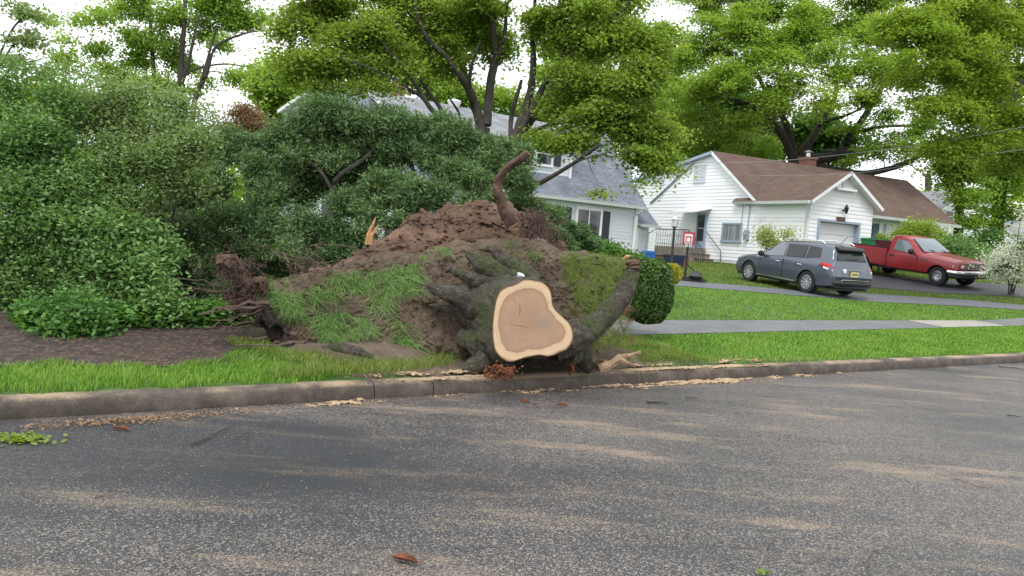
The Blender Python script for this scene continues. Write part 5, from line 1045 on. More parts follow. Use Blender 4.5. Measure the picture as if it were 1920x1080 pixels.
def make_tree(name, label, cat, limbs, blobs, ncl, nper, cr, ls, lm, bm_=BARKD, base=None, asp=.6, hexa=False, flat=.5, up=.5, zf=.8, shell=.45, group=None, maxb=500, yf=1.0, twr=.012, droop=0, reach=6):
    t = empty(name, base if base is not None else (0, 0, 0), 0, label, cat, group); TB = Vector(t.location); t_inv = np.array(TB)
    tubes, nodes, rad = limbset(limbs); C, BC = sample_blobs(blobs, ncl, zf, shell, yf); mb = MB()
    for P, R in tubes: mb.tube([Vector(p)-TB for p in P], R, 9, wob=.12)
    order = np.argsort([np.min(np.sum((nodes-c)**2, 1)) for c in C]); cnt = 0
    N_ = nodes.copy(); Rr = rad.copy()
    for i in order:
        if cnt >= maxb: break
        c = C[i]; d2 = np.sum((N_-c)**2, 1)+np.where(N_[:, 2] > c[2], 1.5, 0); j = int(np.argmin(d2)); p0 = N_[j]; L = math.sqrt(np.sum((p0-c)**2))
        if L < .15 or L > reach: continue
        r0 = min(Rr[j]*.7, twr*(1+L*.5)); v = c-p0; sg = np.array([0, 0, .12*L])*(1-droop*2); jj = rng.normal(size=(2, 3))*.05*L
        P = [p0, p0+v*.33+sg*.6+jj[0], p0+v*.68+sg*.7+jj[1], c]; mb.tube([Vector(p)-TB for p in P], [r0, r0*.75, r0*.5, r0*.25], 4, cap=False)
        N_ = np.vstack([N_, P[1:]]); Rr = np.concatenate([Rr, [r0*.75, r0*.5, r0*.3]]); cnt += 1
    mb.build('trunk', bm_, t, smooth=60)
    n = ncl*nper; idx = np.repeat(np.arange(ncl), nper); Lp = C[idx]+rng.normal(size=(n, 3))*cr*np.array([1, 1, flat])*rng.uniform(.6, 1.4, ncl)[idx][:, None]
    if droop: Lp[:, 2] -= droop*np.hypot(Lp[:, 0]-C[idx][:, 0], Lp[:, 1]-C[idx][:, 1])
    leaves('crown', Lp, ls, lm, t, asp=asp, hexa=hexa, up=up, base=t_inv); return t
def gb(px, Y, off=0): # ground point under a column
    p = at(px, 480, Y); return Vector((p.x, Y, float(terr(p.x, Y))+off))
def trunk_to_ground(px, Y, py, r, lean=0):
    g = gb(px, Y); a, b = proj([list(g)]); return (float(a[0])+lean, float(b[0])+4, Y, r*1.25)
MAPL = leafm('maple_leaves', [(.09, .155, .026), (.155, .24, .04), (.22, .315, .058), (.3, .38, .085)], .5, .55, .5, .5)
OAKL = leafm('fresh_oak_leaves', [(.095, .18, .028), (.17, .28, .045), (.25, .37, .065), (.35, .45, .1)], .22, .55, .5, .4)
YGL = leafm('yellow_green_leaves', [(.1, .17, .02), (.18, .28, .035), (.26, .37, .05), (.34, .42, .08)], .25, .45, .5, .45)
DGL = leafm('deep_green_leaves', [(.025, .07, .014), (.05, .12, .022), (.085, .18, .035), (.13, .24, .055)], .5, .35, .5, .5)
SHL = leafm('shrub_leaves', [(.06, .13, .04), (.11, .215, .065), (.175, .3, .1), (.25, .37, .14)], .7, .4, .7, .5)
SHP = leafm('pinkish_shrub_leaves', [(.11, .19, .065), (.17, .265, .095), (.22, .32, .12), (.3, .36, .19)], .8, .4, .75, .5)
JUN = leafm('juniper_sprays', [(.03, .065, .024), (.06, .12, .042), (.11, .19, .068), (.18, .27, .1)], 1.1, .2, .6, .45)
RED = leafm('reddish_leaves', [(.12, .07, .04), (.2, .12, .07), (.28, .18, .1)], .5, .3, .6, .5)
# centre maple, two clumps of stems
Y = 18
A0 = trunk_to_ground(903, Y, 235, 16); B0 = trunk_to_ground(962, Y-.6, 262, 14); Yb = Y-.6
limA = [[A0, (903, 330, Y, 17), (905, 240, Y, 14)],
        [(903, 245, Y, 10), (893, 205, Y, 9), (880, 170, Y-.2, 8), (862, 140, Y-.4, 7), (830, 100, Y-.6, 5), (800, 70, Y-.7, 4), (780, 20, Y-.8, 3), (772, -40, Y-.8, 2)],
        [(906, 242, Y, 8), (888, 190, Y+.2, 7), (880, 165, Y+.3, 6), (862, 110, Y+.4, 6), (845, 75, Y+.4, 5.5), (833, 20, Y+.4, 5), (826, -40, Y+.4, 4)],
        [(912, 235, Y, 9), (916, 190, Y+.1, 8), (922, 140, Y+.1, 8), (930, 105, Y+.1, 7), (925, 60, Y, 6), (918, 10, Y, 5.5), (916, -50, Y, 4)],
        [(926, 125, Y+.1, 5), (940, 90, Y, 4.5), (948, 50, Y, 3.5), (951, 10, Y, 3), (975, -20, Y, 2)],
        [(888, 205, Y, 5), (880, 160, Y-.5, 4), (885, 120, Y-.8, 3), (900, 80, Y-1, 2.5)], [(922, 60, Y, 4), (935, 20, Y+.2, 3), (965, -5, Y+.4, 2)],
        [(870, 300, Y-.3, 6), (830, 230, Y-.8, 5), (805, 200, Y-1, 4.5), (780, 160, Y-1.2, 4), (750, 118, Y-1.5, 3), (720, 88, Y-1.6, 2)],
        [(880, 310, Y-.3, 5), (830, 210, Y-.3, 4), (795, 160, Y-.3, 3.5), (765, 100, Y-.4, 3), (745, 75, Y-.4, 2)], [(800, 190, Y-1, 3), (765, 165, Y-1.4, 2.5), (700, 130, Y-2, 1.5), (640, 110, Y-2.2, 1)],
        [(870, 300, Y, 3), (862, 220, Y+.3, 2.6), (850, 195, Y+.4, 2), (840, 180, Y+.4, 1.5)]]
blA = [(560, 50, 17, 65), (600, 110, 16.5, 65), (555, 130, 17, 45), (625, 30, 17.5, 65), (680, 60, 17, 70), (690, 115, 16.5, 42), (640, 130, 16.5, 40), (650, 168, 16.4, 18), (705, 160, 16.4, 18), (600, 165, 16.4, 20), (790, 45, 18, 70), (755, 110, 17, 35), (835, 120, 18, 50), (880, 40, 18.5, 60), (750, -20, 18, 80), (900, -30, 18, 80), (930, 90, 18.6, 40), (600, -30, 17, 80)]
make_tree('maple_tree', 'multi stemmed maple with dark wet trunks behind the juniper, in front of the grey roof', 'tree', limA, blA, 560, 135, .2, .068, MAPL, base=gb(903, Y), hexa=True, asp=.8, flat=.4, up=.9, droop=.25)
limB = [[B0, (962, 330, Yb, 15), (964, 270, Yb, 12)],
        [(964, 272, Yb, 11), (978, 225, Yb, 9), (990, 190, Yb, 8), (998, 150, Yb, 6.5), (1000, 100, Yb, 5.5), (997, 60, Yb, 4), (1003, 10, Yb, 3.5), (1000, -40, Yb, 2.5)],
        [(972, 262, Yb, 8), (990, 220, Yb-.1, 7), (1015, 170, Yb-.2, 6), (1033, 140, Yb-.4, 5), (1060, 100, Yb-.6, 4), (1100, 70, Yb-.8, 3.5), (1155, 30, Yb-1, 2.5), (1190, -10, Yb-1, 1.5)],
        [(958, 270, Yb, 5), (958, 225, Yb+.3, 4.5), (966, 190, Yb+.3, 4), (978, 150, Yb+.3, 3)],
        [(978, 265, Yb, 6), (998, 248, Yb-.3, 5), (1040, 232, Yb-.8, 4), (1090, 227, Yb-1.2, 3.2), (1140, 226, Yb-1.6, 2.6), (1182, 214, Yb-1.9, 2)],
        [(975, 262, Yb, 6), (1005, 215, Yb+.2, 5), (1030, 175, Yb+.4, 4), (1045, 135, Yb+.5, 3.5), (1055, 110, Yb+.6, 3), (1100, 105, Yb+.6, 2)],
        [(1010, 345, Yb-1.2, 4.5), (1045, 325, Yb-1.6, 4), (1085, 300, Yb-2, 3.5), (1122, 273, Yb-2.4, 3), (1128, 272, Yb-2.4, 1.5)], [(970, 330, Yb-.3, 5), (1010, 345, Yb-1.2, 4.6)], [(1080, 303, Yb-2, 1.8), (1130, 290, Yb-2.5, 1.2), (1150, 300, Yb-2.6, .8)],
        [(1045, 125, Yb-.5, 3), (1060, 90, Yb-.4, 2.5), (1070, 40, Yb-.3, 2), (1085, 0, Yb-.3, 1.5)]]
blB = [(1050, 40, 17, 60), (1110, 60, 16.5, 70), (1100, 140, 16.5, 60), (1175, 60, 16.5, 65), (1170, 140, 16, 60), (1220, 90, 16.5, 40), (1215, 160, 16, 42), (1060, 190, 17, 40), (1055, 255, 16.3, 26), (1020, 262, 16.2, 22), (1110, 220, 16, 45), (1165, 225, 16, 50), (1205, 235, 16, 45), (1215, 290, 16, 40), (1190, 285, 15.6, 30), (1228, 320, 15.6, 16), (1200, 345, 15.6, 13), (1140, 348, 15.4, 13), (1125, 362, 15.4, 8), (1080, 262, 15.8, 28), (1010, 60, 18, 25), (1140, -20, 17, 70), (1060, -30, 17, 60), (1235, 240, 16.3, 32), (1260, 60, 16.8, 25)]
make_tree('maple_tree', 'maple leaning right over the grey dormer house with one long low branch', 'tree', limB, blB, 560, 135, .19, .068, MAPL, base=gb(962, Yb), hexa=True, asp=.8, flat=.4, up=.9, droop=.25)
# big spreading tree behind the white house
Y = 47
limC = [[trunk_to_ground(1492, Y, 300, 22), (1492, 330, Y, 16.3), (1494, 290, Y, 15.0)],
        [(1488, 300, Y, 8.2), (1465, 250, Y-.5, 6.8), (1432, 215, Y-1, 5.4), (1400, 195, Y-1.4, 4.1), (1360, 185, Y-2, 2.7), (1325, 182, Y-2, 1.4)], [(1490, 295, Y, 8.2), (1478, 245, Y, 6.8), (1465, 215, Y, 5.4), (1440, 180, Y, 4.1), (1425, 150, Y, 3.4), (1405, 110, Y, 2.0), (1390, 50, Y, 1.4)],
        [(1468, 225, Y, 4.1), (1470, 180, Y+1, 3.4), (1478, 130, Y+1, 2.7), (1470, 70, Y+1, 1.4)], [(1500, 290, Y, 8.8), (1526, 255, Y, 6.8), (1545, 220, Y, 5.4), (1565, 185, Y, 4.1), (1570, 120, Y, 3.1), (1590, 60, Y, 2.0), (1600, 10, Y, 1.4)],
        [(1535, 235, Y, 4.1), (1555, 225, Y-1, 3.4), (1590, 215, Y-2, 2.4), (1630, 195, Y-2, 1.4)], [(1512, 300, Y, 9.5), (1570, 290, Y-1, 8.2), (1595, 255, Y-1, 7.5), (1620, 220, Y-1, 6.1), (1650, 170, Y-1, 4.1), (1690, 120, Y-1, 2.7), (1720, 60, Y-1, 1.4)],
        [(1520, 305, Y, 6.1), (1600, 325, Y-2, 6.1), (1660, 318, Y-3, 5.4), (1710, 300, Y-4, 4.8), (1760, 268, Y-5, 3.4), (1800, 255, Y-6, 2.0)], [(1600, 250, Y-1, 4.1), (1650, 238, Y-2, 3.1), (1700, 236, Y-2, 2.4), (1760, 240, Y-2, 1.4)], [(1545, 285, Y, 4.8), (1600, 285, Y-2, 4.1), (1680, 275, Y-3, 2.7), (1740, 270, Y-3, 1.7)]]
blC = [(1300, 90, 46, 75), (1290, 190, 45, 65), (1360, 60, 46, 80), (1350, 150, 44, 70), (1420, 100, 44, 75), (1410, 20, 47, 80), (1480, 140, 43, 65), (1490, 60, 45, 80), (1545, 20, 47, 80), (1560, 120, 43, 70), (1530, 190, 42, 45), (1620, 70, 45, 75), (1620, 150, 43, 60), (1680, 130, 44, 60), (1690, 40, 46, 70), (1400, 220, 44, 40), (1350, 245, 46, 45), (1300, 260, 48, 50), (1400, 265, 49, 45), (1440, 280, 50, 35), (1650, 225, 43, 45), (1600, 300, 46, 25), (1650, 290, 44, 32), (1700, 270, 43, 38), (1740, 220, 43, 40), (1580, 240, 46, 25), (1720, 310, 43, 14), (1480, -20, 47, 90), (1620, -20, 47, 90), (1340, -10, 47, 80), (1450, 190, 43, 40)]
make_tree('oak_tree', 'very large spreading tree with thick dark limbs behind the brown roofed house', 'tree', limC, blC, 1500, 130, .36, .15, OAKL, base=gb(1492, Y), asp=.7, flat=.35, up=1.1, droop=.3, maxb=600, twr=.025, reach=5)
# near tree whose branches hang in from the upper right
Y = 27
limD = [[trunk_to_ground(2060, Y, 300, 26), (2060, 300, Y, 24), (2055, 180, Y, 20), (2060, 40, Y, 14)],
        [(2055, 150, Y, 12), (1980, 130, Y-1, 8), (1920, 150, Y-1.5, 6), (1870, 190, Y-2, 4.5), (1835, 225, Y-2.5, 3), (1800, 250, Y-3, 1.5)], [(2058, 80, Y, 9), (1980, 70, Y-1, 7), (1920, 68, Y-1.5, 4.5), (1850, 85, Y-2, 3.5), (1780, 110, Y-2.5, 2.5), (1720, 150, Y-3, 1.5)],
        [(2055, 110, Y, 8), (1960, 20, Y, 5), (1880, 25, Y-.5, 4), (1800, 5, Y-1, 3), (1720, 20, Y-1, 2)], [(2055, 230, Y, 9), (1980, 240, Y, 6), (1920, 240, Y, 5), (1890, 255, Y, 4), (1870, 290, Y, 3)], [(1920, 70, Y-1.5, 3), (1860, 40, Y-2, 2), (1800, 40, Y-2, 1.5), (1740, 65, Y-2.5, 1)]]
blD = [(1740, 60, 24, 65), (1800, 20, 25, 70), (1790, 110, 24, 65), (1720, 130, 23.5, 50), (1860, 70, 25, 70), (1860, 150, 24.5, 60), (1800, 190, 24, 55), (1745, 200, 23.5, 40), (1900, 220, 25, 55), (1850, 250, 24.5, 50), (1790, 265, 24, 40), (1740, 260, 24, 25), (1920, 30, 26, 70), (1690, 40, 24, 50), (1950, 130, 26, 60), (1880, 300, 26, 40), (1940, 290, 26, 60), (1820, -30, 25, 70), (1710, -30, 25, 60)]
make_tree('oak_tree', 'light green tree at the right edge whose branches hang in from the upper right', 'tree', limD, blD, 900, 125, .24, .1, YGL, base=gb(2060, Y), asp=.7, flat=.35, up=1.1, droop=.3, maxb=420, twr=.014, reach=4)
# trees on the right behind the truck
Y = 50
make_tree('oak_tree', 'straight dark trunk with spreading crown, in front of the far brick house', 'tree', [[trunk_to_ground(1866, Y, 470, 12), (1872, 400, Y, 11), (1877, 340, Y, 10), (1885, 280, Y, 8), (1900, 200, Y, 6), (1910, 100, Y, 4)], [(1880, 320, Y, 5), (1850, 270, Y, 3), (1810, 240, Y, 2)], [(1884, 300, Y, 5), (1915, 255, Y, 4), (1950, 220, Y, 3)]],
          [(1860, 340, 49, 50), (1910, 350, 49, 50), (1880, 290, 50, 55), (1840, 290, 50, 40), (1830, 345, 48, 30), (1900, 400, 49, 28), (1845, 400, 49, 22), (1930, 300, 50, 50), (1900, 200, 52, 90), (1800, 150, 53, 80), (1850, 60, 54, 80), (1860, 425, 49, 15)], 480, 110, .42, .2, OAKL, base=gb(1866, Y), asp=.7, flat=.4, up=.9, maxb=200, twr=.025)
Y = 46
make_tree('oak_tree', 'slim leaning tree with a forked dark trunk behind the red pickup', 'tree', [[trunk_to_ground(1795, Y, 430, 8), (1798, 410, Y, 8), (1800, 370, Y, 6), (1800, 330, Y, 5), (1806, 280, Y, 3)], [(1798, 400, Y, 5), (1785, 355, Y, 4), (1768, 320, Y, 3), (1750, 290, Y, 2)]],
          [(1800, 330, 46, 35), (1770, 345, 46, 14), (1820, 370, 45, 28), (1750, 320, 46, 10), (1815, 290, 46, 40), (1770, 285, 46, 30), (1812, 420, 45, 20), (1785, 310, 46, 18)], 170, 110, .36, .18, OAKL, base=gb(1795, Y), asp=.7, flat=.4, up=.9, maxb=100, twr=.022)
# left sparse tree
Y = 26
limE = [[trunk_to_ground(335, Y, 200, 12), (338, 260, Y, 9), (338, 180, Y, 6.5), (341, 100, Y, 5), (346, 40, Y, 4), (348, -40, Y, 3)], [(330, 330, Y, 8), (298, 190, Y, 5), (289, 140, Y, 4), (284, 70, Y, 3.5), (278, 0, Y, 3), (274, -40, Y, 2)], [(340, 160, Y, 4), (355, 110, Y, 3), (372, 30, Y, 2)], [(350, 340, Y-1, 8), (365, 190, Y-1, 4.5), (385, 145, Y-1, 4), (400, 95, Y-1, 3), (425, 75, Y-1, 2.5), (470, 60, Y-1, 1.6), (505, 58, Y-1, 1)], [(368, 185, Y-1, 3.5), (385, 125, Y-1, 2.5), (405, 55, Y-1, 2)], [(338, 150, Y, 2.5), (365, 130, Y, 2), (420, 120, Y, 1.6), (480, 128, Y, 1)]]
blE = [(300, 30, 26, 42), (250, 75, 25.5, 34), (235, 20, 26, 38), (190, 30, 25, 24), (155, 40, 25, 18), (130, 75, 25, 16), (180, 95, 25, 24), (260, 120, 26, 26), (320, 90, 27, 30), (345, 130, 27, 25), (380, 60, 27, 28), (120, 110, 25.5, 20), (160, 140, 25.5, 20), (90, 40, 25.5, 14), (225, 150, 25.5, 24), (440, 150, 26, 14), (500, 30, 27, 16), (345, 175, 26, 20), (430, 25, 27, 45), (415, 85, 26, 20), (465, 40, 27, 25), (375, 10, 27, 30), (250, -20, 26, 45), (430, -20, 27, 45), (465, 125, 25, 10), (475, 155, 25, 6), (310, 165, 26, 28), (390, 165, 26, 16), (265, 165, 25, 22), (200, 130, 25, 18)]
make_tree('maple_tree', 'airy tree with thin bare looking upright stems rising above the shrubs at upper left', 'tree', limE, blE, 520, 80, .22, .1, OAKL, base=gb(335, Y), asp=.7, flat=.5, up=.6, maxb=330, twr=.012, reach=4)
# background trees
def bgtree(label, px, Y, r, blobs, ncl, nper, cr, ls, lm, limbs=None, name='tree', group=None):
    b0 = min(b[1] for b in blobs)+30; return make_tree(name, label, 'tree', [[trunk_to_ground(px, Y, 300, r), (px, 330, Y, r), (px+3, (b0+330)/2, Y, r*.7), (px, b0, Y, r*.3)]]+(limbs or []), blobs, ncl, nper, cr, ls, lm, base=gb(px, Y), flat=.5, up=.8, maxb=130, twr=.02, asp=.7, group=group)
bgtree('mid green tree just left of the grey roofed house gable', 520, 44, 6, [(520, 180, 44, 42), (515, 225, 44, 32), (545, 150, 44, 35), (500, 150, 44, 22), (560, 190, 44, 30), (530, 120, 44, 18)], 150, 80, .45, .26, OAKL)
bgtree('small reddish brown leaved tree between the shrubs and the grey house gable', 465, 38, 5, [(460, 225, 38, 28), (485, 245, 38, 26), (435, 240, 38, 22), (470, 270, 38, 30), (455, 205, 38, 12)], 90, 90, .3, .13, RED)
bgtree('fresh green tree with slim trunks in the gap between the two houses', 1262, 62, 6, [(1250, 130, 62, 40), (1270, 180, 62, 50), (1240, 200, 60, 35), (1275, 240, 62, 38), (1250, 270, 62, 25), (1285, 280, 62, 20), (1200, 180, 64, 60), (1230, 280, 60, 18)], 260, 75, .6, .34, OAKL, [[(1262, 330, 62, 5), (1285, 250, 62, 3), (1295, 200, 62, 2)]])
bgtree('dark green tree directly behind the chimney of the grey roof', 800, 55, 9, [(720, 130, 55, 60), (790, 150, 55, 55), (850, 170, 55, 50), (905, 190, 55, 40), (950, 190, 55, 45), (1010, 200, 55, 50), (1060, 170, 56, 60), (670, 160, 55, 45), (620, 170, 55, 30), (760, 60, 57, 70), (880, 70, 57, 70), (1100, 100, 57, 70)], 480, 75, .6, .34, OAKL)
bgtree('dark tree trunk behind the pale chimney between the houses', 1168, 52, 11, [(1140, 240, 52, 40), (1180, 200, 52, 55), (1150, 180, 52, 50), (1200, 260, 52, 25)], 120, 70, .5, .3, DGL)
bgtree('deep green bushy tree rising above the left end of the brown roof', 1370, 60, 10, [(1330, 250, 60, 55), (1390, 270, 60, 50), (1440, 270, 60, 45), (1350, 200, 60, 60), (1420, 210, 60, 55), (1300, 290, 60, 30), (1530, 260, 60, 60), (1580, 280, 60, 45)], 380, 70, .6, .36, DGL)
bgtree('pale distant tree above the right end of the brown roof', 1740, 85, 5, [(1735, 380, 85, 22), (1760, 375, 85, 18), (1720, 390, 85, 14)], 50, 70, .6, .4, YGL)
bgtree('leafy yellowish tree behind the shrubs at far left', 60, 24, 8, [(40, 200, 24, 60), (110, 215, 24, 45), (180, 215, 24, 50), (20, 240, 24, 60), (250, 215, 24, 35), (90, 170, 24, 25)], 200, 75, .3, .15, YGL)
# low bushes behind the truck
def bush(label, blobs, n, ls, lm, name='bush', cat='bush', hexa=False, stems=6, group=None, cr=.1, nper=24, asp=.6, up=.3, base=None, zf=.9, maxb=90, shell=.4):
    px = sum(b[0] for b in blobs)/len(blobs); Y = sum(b[2] for b in blobs)/len(blobs); g0 = base or gb(px, Y); a, b = proj([list(g0)]); a, b = float(a[0]), float(b[0]); L = []
    for k in range(stems):
        q = blobs[k % len(blobs)]; L.append([(a+random.uniform(-8, 8), b+2, Y, max(q[3]*.05, 1.0)), ((a+q[0])/2+random.uniform(-6, 6), (b+q[1])/2, (Y+q[2])/2, max(q[3]*.035, .7)), (q[0], q[1], q[2], .5)])
    return make_tree(name, label, cat, L, blobs, max(4, n//nper), nper, cr, ls, lm, base=g0, hexa=hexa, asp=asp, up=up, flat=.8, zf=zf, maxb=maxb, twr=.006, group=group, shell=shell)
bush('tall green shrub behind the windscreen of the red pickup', [(1770, 465, 38, 28), (1800, 470, 38, 30), (1745, 470, 38, 18), (1825, 480, 38, 24), (1840, 505, 37, 22), (1815, 500, 37, 20)], 9000, .13, SHL, cr=.25)
bush('dark green shrub beside the brick house, half hidden by the white blossom', [(1850, 445, 44, 22), (1880, 470, 44, 16), (1835, 470, 44, 20), (1862, 480, 42, 16)], 4000, .15, DGL, cr=.25)
bush('yellowish conifer shrub under the eave behind the truck cab', [(1715, 432, 36, 18), (1740, 428, 36, 16), (1690, 440, 36, 12), (1765, 438, 36, 8)], 4000, .12, YGL, cr=.2)
bush('small pale leafy shrub behind the tubs in the truck bed', [(1655, 447, 36, 9), (1662, 455, 36, 9), (1648, 455, 36, 8)], 900, .1, YGL, cr=.12)
bush('yellow green flowering shrub in front of the white garage side wall', [(1435, 440, 32, 14), (1440, 455, 32, 14), (1425, 445, 32, 8), (1478, 438, 32, 11), (1488, 450, 32, 8), (1450, 465, 32, 14), (1470, 462, 32, 10)], 3000, .085, leafm('variegated_leaves', [(.15, .22, .03), (.3, .36, .08), (.5, .5, .25)], .8, .4), cr=.16, nper=14)
WBL = leafm('white_blossom', [(.5, .55, .45), (.72, .74, .68), (.82, .83, .8)], 1, .3, .6)
t = bush('dogwood shrub covered in white blossom at the right edge', [(1905, 480, 30, 30), (1880, 500, 30, 28), (1925, 505, 30, 32), (1870, 485, 30, 14), (1915, 400, 30, 10), (1930, 430, 30, 18), (1895, 515, 30, 18)], 5200, .1, WBL, cat='shrub', cr=.22, nper=20)
gi = gb(1905, 30); C, _ = sample_blobs([(1905, 480, 30, 26), (1880, 500, 30, 24), (1925, 470, 30, 36)], 2500, .9); leaves('foliage', C, .1, DGL, t, base=np.array(t.location))
#SECTION shrubs
# clipped round bush by the pavement
def clipped(label, c, rx, rz, n, ls, lm, cat='bush', yr=1.0, dark=DGL):
    t = empty('bush', gb(c[0], c[2]), 0, label, cat); cc = at(*c); TB = Vector(t.location); R = np.array([rx/FP*c[2], rx/FP*c[2]*yr, rz/FP*c[2]])
    d = unit(rng.normal(size=(n, 3))); d = d/(np.sum(np.abs(d)**3, 1)**(1/3))[:, None]; k = .97+.08*fbm(d*2.3, 4, 4)[:, None]; P = np.array(cc)+d*R*k*(1-rng.random((n, 1))**2.5*.16)
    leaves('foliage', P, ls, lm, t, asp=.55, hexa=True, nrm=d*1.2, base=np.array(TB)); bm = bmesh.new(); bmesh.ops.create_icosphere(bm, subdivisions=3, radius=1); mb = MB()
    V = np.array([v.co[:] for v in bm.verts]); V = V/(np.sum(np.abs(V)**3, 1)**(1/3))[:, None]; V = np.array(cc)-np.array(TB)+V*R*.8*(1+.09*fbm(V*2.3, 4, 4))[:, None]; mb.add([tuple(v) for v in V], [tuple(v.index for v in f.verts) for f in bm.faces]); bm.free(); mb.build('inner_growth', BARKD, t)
    return t
BOX = leafm('glossy_dark_hedge_leaves', [(.012, .032, .008), (.025, .065, .013), (.05, .11, .02), (.11, .19, .035)], 1.5, .12, .35, .7)
clipped('rounded dark glossy clipped bush beside the torn up roots, at the pavement', (1213, 545, 12.2), 48, 60, 34000, .042, BOX)
clipped('small bright yellow clipped bush just behind the dark round bush', (1255, 513, 17), 22, 19, 6000, .05, leafm('golden_leaves', [(.2, .2, .015), (.4, .37, .03), (.55, .5, .06)], 2, .3))
# hedge at the foot of the grey house
bush('low bright green hedge behind the right hand root, below the grey house window', [(1090, 475, 14, 16), (1120, 478, 14, 16), (1150, 482, 14, 16), (1175, 488, 14, 14), (1070, 475, 14, 14), (1195, 495, 14, 10), (1105, 465, 14.5, 14), (1140, 470, 14.5, 12)], 11000, .055, leafm('hedge_leaves', [(.03, .09, .015), (.07, .17, .025), (.13, .26, .04)], 1.2, .35), hexa=True, cr=.08)
# junipers: sprays of fine needles
def juniper(label, blobs, n, cr, limbs, ls=.07, base=None, nper=60, extra=None):
    px = sum(b[0] for b in blobs)/len(blobs); Y = sum(b[2] for b in blobs)/len(blobs); g0 = base or gb(px, Y); t = empty('juniper', g0, 0, label, 'juniper'); TB = np.array(g0)
    ncl = n//nper; C, BC = sample_blobs(blobs, ncl, .8, .3, sub=7); tubes, nodes, rad = limbset(limbs); mb = MB()
    for P, R in tubes: mb.tube([Vector(p)-g0 for p in P], R, 8, wob=.2)
    N_ = nodes.copy()
    for c in C[:260]:
        j = int(np.argmin(np.sum((N_-c)**2, 1))); p0 = N_[j]; L = np.linalg.norm(c-p0)
        if L > 3: continue
        P = [p0, p0+(c-p0)*.5+rng.normal(size=3)*.06*L+np.array([0, 0, -.06*L]), c]; mb.tube([Vector(p)-g0 for p in P], [.016, .011, .004], 4, cap=False); N_ = np.vstack([N_, P[1:]])
    mb.build('trunk', BARKD, t)
    idx = np.repeat(np.arange(ncl), nper); out = unit(C-BC+np.array([0, 0, .25])*np.linalg.norm(C-BC, axis=1, keepdims=True)+rng.normal(size=C.shape)*.12)
    # each cluster is a plume: needles fan along an axis pointing outward
    u = rng.random((len(idx), 1)); ax = out[idx]; sidev = rng.normal(size=(len(idx), 3)); sidev[:, 2] *= .7
    P = C[idx]+ax*(u-.4)*cr*1.5+sidev*cr*.42*(1.1-.6*u); dr = unit(ax*1.0+sidev*.55+np.array([0, 0, .15]))
    leaves('foliage', P, ls, JUN, t, asp=.24, dirn=dr, fold=.3, base=TB); return t
J1 = [(612, 206, 12, 26), (640, 202, 12, 24), (585, 225, 12, 26), (600, 222, 12, 36), (560, 245, 12, 34), (700, 222, 12, 26), (470, 500, 12, 45), (540, 520, 12, 45), (420, 460, 12, 45), (600, 470, 12, 40), (330, 540, 12.2, 40), (560, 360, 12.4, 45), (600, 330, 12.6, 40), (330, 300, 12.5, 45), (390, 285, 12.5, 42), (450, 275, 12.5, 45), (520, 262, 12.3, 42), (590, 245, 12, 52), (650, 225, 12, 42), (630, 205, 12, 25), (700, 240, 12, 38), (755, 262, 12, 34), (560, 300, 12, 40), (480, 320, 12, 45), (410, 340, 12, 50), (340, 370, 12, 50), (290, 420, 12, 45), (640, 290, 12, 45), (520, 360, 11.7, 40), (440, 400, 11.6, 50), (360, 440, 11.6, 55), (560, 420, 11.3, 42), (630, 430, 11.3, 40), (500, 440, 11.3, 45), (300, 500, 11.8, 50), (400, 510, 11.3, 50), (350, 570, 11.5, 35), (640, 380, 11.5, 32), (430, 560, 10.8, 35), (540, 470, 10.8, 26)]
juniper('huge dark green juniper spreading over the left of the root plate', J1, 230000, .2, [[(470, 600, 12, 9), (450, 500, 12, 8), (470, 400, 12, 6), (520, 330, 12, 5), (600, 280, 12, 3)], [(640, 520, 11.8, 8), (632, 400, 11.8, 7), (628, 340, 11.8, 5), (680, 300, 11.8, 4), (720, 260, 12, 2)], [(630, 370, 11.8, 4), (600, 320, 11.8, 3), (560, 290, 11.9, 2)], [(450, 500, 12, 6), (380, 420, 12, 4), (330, 340, 12, 3)]])
J2 = [(770, 235, 12, 30), (830, 238, 12, 32), (880, 255, 11.9, 30), (925, 280, 11.8, 30), (965, 305, 11.7, 22), (735, 225, 12.1, 26), (660, 260, 12.3, 40), (700, 300, 12.3, 40), (650, 340, 12.3, 36), (700, 360, 12, 36), (640, 470, 11.3, 34), (600, 500, 11.2, 30), (680, 470, 11.1, 30), (790, 250, 12, 36), (840, 262, 12, 36), (885, 282, 12, 34), (925, 312, 11.8, 32), (962, 330, 11.6, 24), (800, 300, 11.8, 34), (850, 320, 11.6, 34), (900, 345, 11.5, 34), (740, 290, 12, 30), (720, 350, 11.4, 38), (770, 370, 11.3, 34), (820, 370, 11.3, 30), (690, 400, 11.2, 30), (880, 390, 11.2, 22), (925, 380, 11.3, 20), (740, 420, 11, 22), (690, 440, 10.9, 18)]
juniper('dense rounded juniper top behind the crest of broken earth', J2, 190000, .18, [[(800, 500, 12, 8), (800, 400, 12, 6), (770, 300, 12, 4), (800, 265, 12, 2)], [(850, 480, 12, 6), (890, 390, 11.8, 5), (900, 320, 11.8, 3)]])
J3 = [(985, 350, 12.5, 22), (1000, 385, 12.5, 26), (1030, 400, 12.6, 28), (1055, 425, 12.8, 26), (1080, 445, 13, 22), (1110, 460, 13.2, 16), (1030, 440, 12.2, 24), (1060, 460, 12.2, 18), (970, 380, 12.4, 22), (1000, 420, 12.2, 20)]
juniper('lower juniper sloping down to the right, below the grey house windows', J3, 42000, .12, [[(1000, 500, 12.5, 5), (1000, 420, 12.5, 3), (990, 370, 12.5, 2)], [(1010, 500, 12.5, 4), (1060, 450, 12.8, 2)]], ls=.07)
